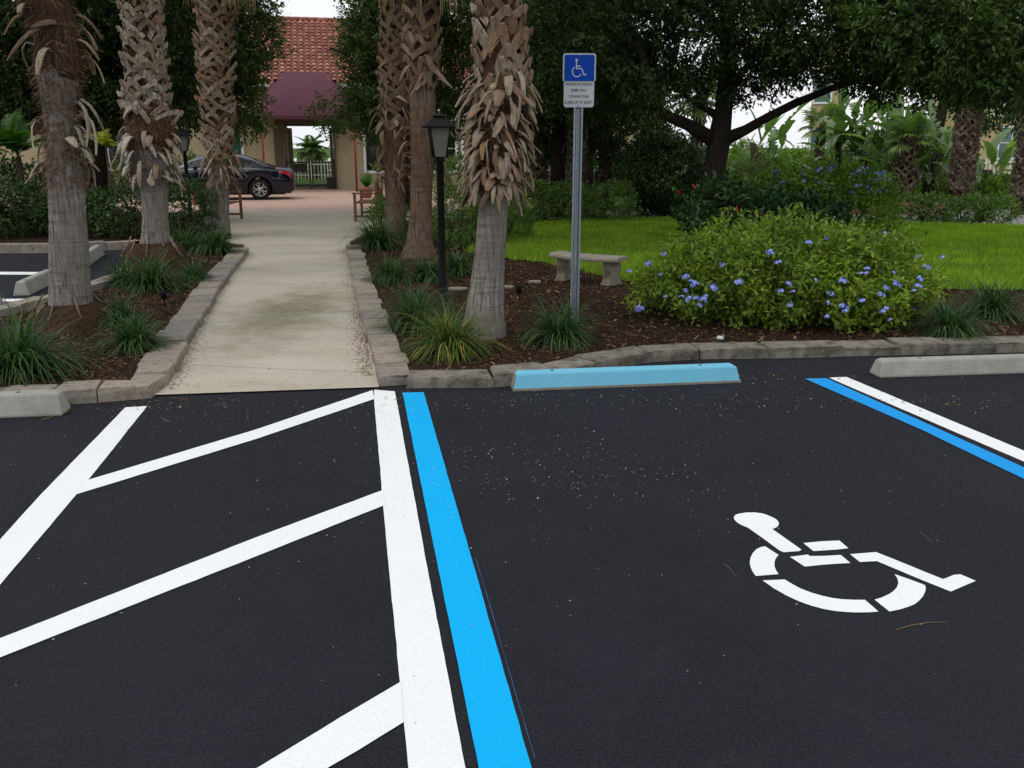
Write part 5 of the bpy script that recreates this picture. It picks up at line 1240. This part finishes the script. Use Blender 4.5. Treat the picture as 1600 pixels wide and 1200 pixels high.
ii, jj = np.meshgrid(np.arange(cols), np.arange(rows_)); ii, jj = ii.ravel(), jj.ravel(); n = len(ii)
off = np.stack([x0+.125+ii*px_+rng.uniform(-.008, .008, n), jj*rw+rng.uniform(-.012, .012, n), rng.uniform(0, .012, n)], 1)
TV = tv[None]+off[:, None]; yy, zz_ = TV[..., 1].copy(), TV[..., 2].copy()
TV[..., 1] = -.52+yy*math.cos(slope)-zz_*math.sin(slope); TV[..., 2] = 4.13+yy*math.sin(slope)+zz_*math.cos(slope)
TF = (tf[None]+(np.arange(n)*len(tv))[:, None, None]).reshape(-1, 4)
tag(link('roof_tile', np_mesh('roof_tile', TV.reshape(-1, 3), TF, True), roof, MAT['tile']), kind='stuff')
rc = MB()
for k in range(int((x1-x0)/.4)): rc.tube([(x0+k*.4, 4.9, 7.1), (x0+k*.4+.43, 4.9, 7.13)], [.12, .10], 8)
tag(rc.build('ridge_tile', MAT['tile'], roof), kind='stuff')
# awning: stretched dome over the gateway
def dome(wd, dp, h, top_w, nx=24, ny=12):
    """Fabric from the wall line (top, back) bulging forward and down to a straight hem."""
    V = []; Fc = []
    for j in range(ny+1):
        t = j/ny; ph = t*math.pi/2
        for i in range(nx+1):
            u = i/nx*2-1; a_ = abs(u)
            # height of the arch over this x, flat in the middle
            e = 1-max(0, (a_-top_w)/(1-top_w))**2.0; hh = h*math.sqrt(max(0, e))
            V.append((u*wd/2, -dp*(t+.10*math.sin(math.pi*t)), hh*(1-t)**.85))
    for j in range(ny):
        for i in range(nx): b = j*(nx+1)+i; Fc.append((b, b+1, b+nx+2, b+nx+1))
    return V, Fc
V, Fc = dome(3.7, 2.0, 1.72, .30); m = MB(); m.add([(x, y-.1, z+2.83) for x, y, z in V], Fc, True)
n0 = 25; 
for i in range(n0-1):
    xa, xb = -1.85+3.7*i/24, -1.85+3.7*(i+1)/24; yv = -2.1
    m.add([(xa, yv, 2.83), (xb, yv, 2.83), (xb, yv-.005, 2.72-.03*(i % 2)), ((xa+xb)/2, yv-.005, 2.69), (xa, yv-.005, 2.72-.03*((i+1) % 2))], [(0, 4, 3, 2, 1)])
for sx_ in (-1, 1): m.add([(sx_*1.85, -.1, 2.83), (sx_*1.85, -2.1, 2.83), (sx_*1.85, -2.1, 2.72), (sx_*1.85, -.1, 2.72)], [(0, 1, 2, 3)])
aw = m.build('awning', MAT['awning'], house)
for x in (-1.7, 1.75):
    MB().tube([(x, -1.95, 0), (x, -1.95, 2.74)], .045, 8).build('awning_post', MAT['red_metal'], house)
hb_('post_cap', 'trim', ((-1.7, -1.95, 2.68), (.22, .16, .13)))
MB().tube([(-1.3, -.06, .3), (-1.3, -.06, 2.7)], .02, 6).build('conduit', MAT['dark_wall'], house)
# windows: frame proud of the wall, panes set in it
def window(x, z0, w_, h_, pane='pane', parent=house, y=0, mull=1, small_aw=False, sh=False):
    f = MB(); b = .11
    f.box((x-w_/2-b/2, y-.03, z0+h_/2), (b, .1, h_+2*b)); f.box((x+w_/2+b/2, y-.03, z0+h_/2), (b, .1, h_+2*b))
    f.box((x, y-.032, z0-b/2), (w_, .104, b)); f.box((x, y-.032, z0+h_+b/2), (w_, .104, b))
    for k in range(mull): f.box((x-w_/2+(k+1)*w_/(mull+1), y-.025, z0+h_/2), (.045, .06, h_))
    if mull: f.box((x, y-.027, z0+h_*.5), (w_, .05, .05))
    fo = f.build('window', MAT['white_trim'], parent)
    MB().box((x, y-.012, z0+h_/2), (w_, .02, h_)).build('pane', MAT[pane], fo)
    if small_aw:
        V, Fc = dome(w_+.7, .75, .75, .1, 16, 8); m = MB(); m.add([(x+q[0], y+q[1]-.02, q[2]+z0+h_-.05) for q in V], Fc, True)
        m.add([(x-(w_+.7)/2, y-.77, z0+h_-.05), (x+(w_+.7)/2, y-.77, z0+h_-.05), (x+(w_+.7)/2, y-.77, z0+h_-.2), (x-(w_+.7)/2, y-.77, z0+h_-.2)], [(0, 3, 2, 1)])
        m.build('window_awning', MAT['awning'], parent)
    if sh: MB().box((x, y-.03, z0+h_/2), (w_*.98, .03, h_*.98)).build('shutter', MAT['shutter'], fo)
window(-3.2, .9, 1.1, 1.75, sh=True, small_aw=True, mull=0)
window(-7.6, .9, 1.1, 1.75, small_aw=True); window(-12.6, .9, 1.1, 1.75, small_aw=True)
window(2.65, .75, .8, 1.85, mull=0); window(5.4, .75, 1.1, 1.75); window(8.7, .75, 1.1, 1.75); window(11.6, .75, 1.0, 1.75)
hb_('downspout', 'white_trim', ((6.25, -.07, 1.6), (.12, .1, 3.2)))
hb_('downspout', 'white_trim', ((11.0, -.07, 1.8), (.13, .1, 3.4)))
text('5141', 1.95, 1.92, .24, 1, house, MAT['dark_wall'], -.012, 'house_number', 'CENTER', .62)
# gates
gate = thing('gate', 'dark metal double gate standing in the arched gateway', 'gate', (HX-math.sin(HR)*.6, HY+.6, 0), HR)
for s in (-1, 1):
    f = MB(); f.box((s*.5, 0, 1.08), (.94, .04, .05)); f.box((s*.5, 0, .16), (.94, .04, .06)); f.box((s*.96, 0, .6), (.05, .05, 1.2)); f.box((s*.05, 0, .6), (.05, .05, 1.15)); f.build('frame', MAT['bronze'], gate)
    for k in range(7): MB().box((s*(.15+k*.115), 0, .62), (.02, .02, .88)).build('bar', MAT['bronze'], gate)
MB().box((-.42, -.06, .86), (.52, .03, .34)).build('notice_board', MAT['bronze'], gate)
MB().box((.78, -.1, .26), (.36, .28, .46)).build('gate_box', MAT['bronze'], gate)
fence = thing('picket_fence', 'white picket fence seen through the gateway', 'fence', (-11.0, 48, 0), HR)
for z in (.22, .78): MB().box((0, 0, z), (6, .05, .07)).build('rail', MAT['white_trim'], fence)
for k in range(34): MB().box((-2.9+k*.176, -.05, .5), (.06, .03, .95)).build('picket', MAT['white_trim'], fence)
far_palm('stout palm with a spiky crown framed by the gateway', 478, 502, 236, 290, 50.0, 38, 0, 'boot', 1.0, 0, (7, .12), frondmesh=[feather_leaf(1.25, 30, .42, .05, .55, .3), feather_leaf(1.15, 30, .4, .05, .8, .4)], group='palms beyond the gateway', fm='frond')
far_palm('thin palm with drooping fronds at the left of the gateway view', 436, 442, 218, 285, 52.0, 14, 0, 'boot_dark', 1.1, 0, (5, .2), frondmesh=[FE[0], FE[1]], group='palms beyond the gateway')
far_palm('palm peeking in at the right of the gateway view', 527, 537, 222, 285, 52.0, 18, 0, 'boot_dark', 1.0, 0, (5, .2), frondmesh=[FE[0], FE[1]], group='palms beyond the gateway')

# house on the right
rh = thing('apartment_house', 'tall pale yellow house with white windows behind the right palms', 'house', (29.4, 46, 0), R(-8))
hb_('wall', 'stucco_far', ((2.0, 4, 5.5), (14.0, 8, 11)), parent=rh)
hb_('band', 'trim', ((2.0, -.04, 3.25), (14.2, .1, .22)), ((2.0, -.04, 6.4), (14.2, .1, .22)), parent=rh)
for x in (-3.4, -.6, 2.35, 5.2):
    for z in (1.15, 3.75, 6.9): window(x, z, 1.15, 1.5, 'pane_pale', rh, 0, 1)
rh2 = thing('apartment_house', 'narrow yellow house end with a pale window above the white sky gap', 'house', (17.45, 50, 0), R(-19))
hb_('wall', 'stucco_far', ((.05, 4, 3.6), (1.7, 8, 7.2)), parent=rh2)
for z in (1.2, 4.1): window(-.25, z, .8, 1.4, 'pane_pale', rh2, 0, 0)
fn = thing('picket_fence', 'pale rail fence in front of the right house', 'fence', (24.0, 42, 0), R(-5))
for z in (.35, 1.0): MB().box((0, 0, z), (9, .05, .07)).build('rail', MAT['white_trim'], fn)
for k in range(40): MB().box((-4.4+k*.225, -.04, .62), (.06, .03, 1.1)).build('picket', MAT['white_trim'], fn)

# low brick wall behind the drive
bw = thing('brick_wall', 'low pinkish brick wall at the far side of the grey drive', 'wall', (*gp(1340, 336), 0), R(-9))
bk = MB().box((0, 0, 0), (.235, .11, .075)).mesh('brick')
for c_ in range(4):
    for k in range(11):
        link('brick', bk, bw, MAT['brick'], (k*.245+.12*(c_ % 2)-.5, rnd.uniform(-.006, .006), .04+c_*.085))

# ------------------------------------------------------------------ car
car = thing('parked_car', 'black sedan parked side-on before the gateway', 'car', (a(462, 308, 29.9).x, 29.9, .01), R(191))
CL, CW = 4.85, .92
prof_top = [(0, .62), (.02, .80), (.08, .93), (.3, .985), (.75, 1.01), (1.2, 1.0), (3.2, .98), (3.6, .96), (4.3, .86), (4.65, .74), (4.82, .55), (4.85, .42)]
def itp(P, x):
    for (a0, b0), (a1, b1) in zip(P, P[1:]):
        if x <= a1: return b0+(b1-b0)*(x-a0)/(a1-a0)
    return P[-1][1]
WB = (1.08, 3.93); WR = .335
def zbot_(x):
    z = .20+(.1 if x < .1 or x > 4.75 else 0)
    for c in WB:
        d = abs(x-c)
        if d < WR+.055: z = max(z, math.sqrt((WR+.055)**2-d*d)+.32)
    return z
xs = sorted(set([0, .02, .05, .1, .2]+[round(.3+i*.07, 3) for i in range(66)]+[4.82, 4.85])); xs = [x for x in xs if x <= 4.85]
V = []; m_ = 11
for x in xs:
    zt = itp(prof_top, x); zb = min(zbot_(x), zt-.06); tp = 1-.16*max(0, (.5-x)/.5)**2-.28*max(0, (x-4.1)/.75)**2; wdt = CW*tp
    half = [(wdt*.90, zb), (wdt*.985, zb+(zt-zb)*.3), (wdt, zb+(zt-zb)*.55), (wdt*.975, zb+(zt-zb)*.86), (wdt*.90, zt-.005), (0, zt+.035)]
    for y, z in half+[(-y, z) for y, z in half[-2::-1]]: V.append((x, y, z))
cb = MB(); cb.add(V, [(i*m_+k, (i+1)*m_+k, (i+1)*m_+k+1, i*m_+k+1) for i in range(len(xs)-1) for k in range(m_-1)]+[tuple(range(m_)), tuple(reversed(range((len(xs)-1)*m_, len(xs)*m_)))], True)
cb.build('body', MAT['car'], car)
MB().box((2.45, 0, .24), (4.3, 1.5, .16)).build('underbody', MAT['rubber'], car)
roofP = [(.55, 1.0), (.85, 1.13), (1.25, 1.30), (1.65, 1.42), (2.1, 1.475), (2.5, 1.475), (2.9, 1.42), (3.25, 1.27), (3.75, .98)]
V = []
rx = [.55+i*.1 for i in range(33)]
for x in rx:
    z = itp(roofP, x); zb = itp(prof_top, x)-.01; k = min(1, max(0, (z-zb)/.45)); wb_ = CW*.90; wr = CW*(.90-.22*k)
    for y, zz in ((wb_, zb), (wr+.03, zb+(z-zb)*.80), (wr-.06, z-.025*k), (0, z+.02*k), (-wr+.06, z-.025*k), (-wr-.03, zb+(z-zb)*.80), (-wb_, zb)): V.append((x, y, zz))
rb2 = MB(); rb2.add(V, [(i*7+k, (i+1)*7+k, (i+1)*7+k+1, i*7+k+1) for i in range(len(rx)-1) for k in range(6)], True); rb2.build('roof', MAT['car'], car)
def side_pt(x, t, s, off=.006):
    z = itp(roofP, x); zb = itp(prof_top, x)-.01; k = min(1, max(0, (z-zb)/.45)); y0, y1 = CW*.90, CW*(.90-.22*k)+.03
    return (x, s*(y0+(y1-y0)*t+off), zb+(z-zb)*.80*t)
for s in (-1, 1):
    for nm, xa, xb in (('side_window', 1.02, 1.22), ('side_window', 1.28, 2.12), ('side_window', 2.2, 3.35)):
        n = 10; V = []
        for i in range(n+1):
            x = xa+(xb-xa)*i/n; V += [side_pt(x, .12, s), side_pt(x, .95, s)]
        g = MB(); g.add(V, [(2*i, 2*i+2, 2*i+3, 2*i+1) if s < 0 else (2*i, 2*i+1, 2*i+3, 2*i+2) for i in range(n)]); g.build(nm, MAT['car_glass'], car)
    n = 24; V = []
    for i in range(n+1):
        x = .95+2.55*i/n; V += [side_pt(x, .04, s, .010), side_pt(x, .10, s, .010)]
    for i in range(n+1): pass
    g = MB(); g.add(V, [(2*i, 2*i+2, 2*i+3, 2*i+1) for i in range(n)]); g.build('window_trim', MAT['chrome'], car)
    V = []
    for i in range(13):
        x = .98+1.2*i/12; V += [side_pt(x, .97, s, .008), side_pt(x, 1.0, s, .010)]
    g = MB(); g.add(V, [(2*i, 2*i+2, 2*i+3, 2*i+1) for i in range(12)]); g.build('roof_trim', MAT['chrome'], car)
    for x in (1.55, 2.5): MB().box((x, s*(CW*.985), .83), (.2, .035, .03)).build('door_handle', MAT['car'], car, bevel=.008)
    mi = MB().box((3.02, s*(CW+.07), 1.02), (.13, .2, .13)); mi.build('mirror', MAT['car'], car, bevel=.03, segs=2)
    tl = MB(); V = []
    for i in range(9):
        x = .03+.42*i/8; w_ = CW*(1-.16*max(0, (.5-x)/.5)**2); zt = itp(prof_top, x); V += [(x, s*(w_*.985+.008), zt-.20+.07*i/8), (x, s*(w_*.95+.012), zt-.05-.02*i/8)]
    tl.add(V, [(2*i, 2*i+2, 2*i+3, 2*i+1) for i in range(8)]); tl.add([(-.004, s*.80, .66), (-.004, s*.4, .70), (.035, s*.4, .84), (.03, s*.80, .84)], [(0, 1, 2, 3)]); tl.build('tail_light', MAT['tail_red'], car)
    hl = MB(); hl.add([(4.3, s*(CW*.975+.006), .66), (4.62, s*(CW*.84+.012), .60), (4.60, s*(CW*.83), .72), (4.3, s*(CW*.955), .78)], [(0, 1, 2, 3)]); hl.build('headlight', MAT['head_clear'], car)
    for c in WB:
        y = s*(CW-.13); wh = link('wheel', None, car, loc=(c, y, WR))
        MB().lathe([(.22, -.1), (.30, -.105), (WR, -.08), (WR, .08), (.30, .105), (.22, .1)], seg=28, axis='Y').build('tyre', MAT['rubber'], wh)
        rm = MB(); yo = s*.085
        rm.lathe([(.235, yo-.02*s), (.235, yo+.012*s), (.215, yo+.012*s), (.205, yo-.03*s)], seg=28, axis='Y')
        for k in range(5):
            for dd in (-.13, .13):
                th = k*2*math.pi/5+dd; t2 = k*2*math.pi/5+dd*1.9
                p, q = Vector((.05*math.cos(th), yo, .05*math.sin(th))), Vector((.22*math.cos(t2), yo, .22*math.sin(t2))); tt = Vector((-math.sin(t2), 0, math.cos(t2)))*.017
                rm.add([p-tt, p+tt, q+tt, q-tt, p-tt+Vector((0, -.04*s, 0)), p+tt+Vector((0, -.04*s, 0)), q+tt+Vector((0, -.04*s, 0)), q-tt+Vector((0, -.04*s, 0))], [(0, 1, 2, 3), (0, 3, 7, 4), (1, 5, 6, 2), (2, 6, 7, 3)])
        rm.lathe([(0, yo+.012*s), (.05, yo+.010*s), (.06, yo-.02*s)], seg=14, axis='Y'); rm.build('rim', MAT['alloy'], wh)
        MB().lathe([(0, yo-.06*s), (.215, yo-.06*s)], seg=20, axis='Y').build('brake', MAT['rubber'], wh)
for xa, xb, y_ in ((.6, 1.25, .56), (3.62, 2.95, .60)):
    V = []
    for i in range(9):
        x = xa+(xb-xa)*i/8; z = itp(roofP, x)
        zb = itp(prof_top, x)-.01; k = min(1, max(0, (z-zb)/.45)); wr = CW*(.90-.22*k)-.1
        for y in (-1, -.5, 0, .5, 1): V.append((x, y*wr, z+.02*k*(1-y*y)-.025*k*y*y+.012))
    g = MB(); g.add(V, [(i*5+k, (i+1)*5+k, (i+1)*5+k+1, i*5+k+1) for i in range(8) for k in range(4)], True); g.build('windscreen' if xa > 2 else 'rear_window', MAT['car_glass'], car)

# far treeline that closes the view
tl_parts = []
for x0, y0, z0_, rx_, rz_, n_ in [(-34, 60, 3, 6, 3.5, 220), (34, 62, 4, 7, 4.5, 260), (44, 58, 4, 6, 5, 220)]:
    P, d = blob_points((x0, y0, z0_), (rx_, 3, rz_), n_, .5, .1); tl_parts.append(twig_leaves(P, d, 14, 1.6, .5, .28))
V, Fc = join(tl_parts); tag(link('treeline', np_mesh('treeline', V, Fc), mat=MAT['oak_leaf']), kind='stuff', label='far trees beyond the houses')
# small white stone and twigs in the beds
MB().lathe([(0, 0), (.03, .004), (.034, .02), (.02, .034), (0, .036)], seg=9).build('pebble', MAT['sign_white'], loc=(*gp(1125, 531, BZ), BZ)); bpy.data.objects['pebble']['label'] = 'small white stone in the mulch behind the blue wheel stop'; bpy.data.objects['pebble']['category'] = 'stone'

# flat pale stones half sunk in the mulch, a stake light, twigs on the asphalt
def flat_stone(label, px, py, r, sq_):
    x, y = gp(px, py, BZ); P = [(r*math.cos(k*.5236)*rnd.uniform(.8, 1.15), r*sq_*math.sin(k*.5236)*rnd.uniform(.8, 1.15)) for k in range(12)]
    o = MB().prism(P, -.01, .03).build('flat_stone', MAT['concrete'], loc=(x, y, BZ), bevel=.008); tag(o, label, 'stone')
flat_stone('pale flat stone in the mulch right of the lamp post', 714, 453, .12, .45)
flat_stone('pale flat stone in the mulch right of the shaggy palm', 793, 450, .08, .5)
flat_stone('dull flat stone left of the concrete bench leg', 836, 442, .09, .5)
def stake(label, px, py):
    x, y = gp(px, py, BZ); t = thing('stake_light', label, 'garden light', (x, y, BZ), group='small black stake lights')
    MB().tube([(0, 0, -.02), (0, 0, .10)], .010, 6).build('stake', MAT['black_metal'], t)
    MB().lathe([(0, .09), (.028, .09), (.032, .15), (.026, .17), (0, .17)], seg=10).build('lamp_head', MAT['black_metal'], t)
stake('small black stake light in the mulch between the shaggy palm and the bench', 811, 470)
stake('small black stake light in the mulch below the brown root mound', 258, 480)
def twig(label, P, r):
    Q = [Vector((*gp(x, y), r+.002)) for x, y in P]; b = Q[0].copy(); b.z = 0
    tag(MB().tube([q-b for q in Q], [r]*(len(Q)-1)+[r*.5], 5).build('twig', MAT['straw_twig'], loc=b), label, 'twig')
MAT['straw_twig'] = simple('dry_twig', (.16, .115, .06), .8, var=.25)
twig('curved yellow twig on the asphalt below the wheelchair symbol', [(1401, 985), (1425, 978), (1450, 974), (1481, 973)], .0016)
twig('thin dry stick leaning out from the left grey wheel stop', [(66, 657), (92, 649), (117, 641)], .0035)
twig('small dry twig on the asphalt right of the left slanting stripe', [(252, 653), (259, 658), (268, 660)], .0025)
twig('thin dry twig on the asphalt above the wheelchair symbol', [(1435, 831), (1446, 839), (1458, 850)], .0012)
twig('fine dry twig on the asphalt left of the wheelchair symbol', [(1132, 882), (1141, 890), (1150, 902)], .0012)
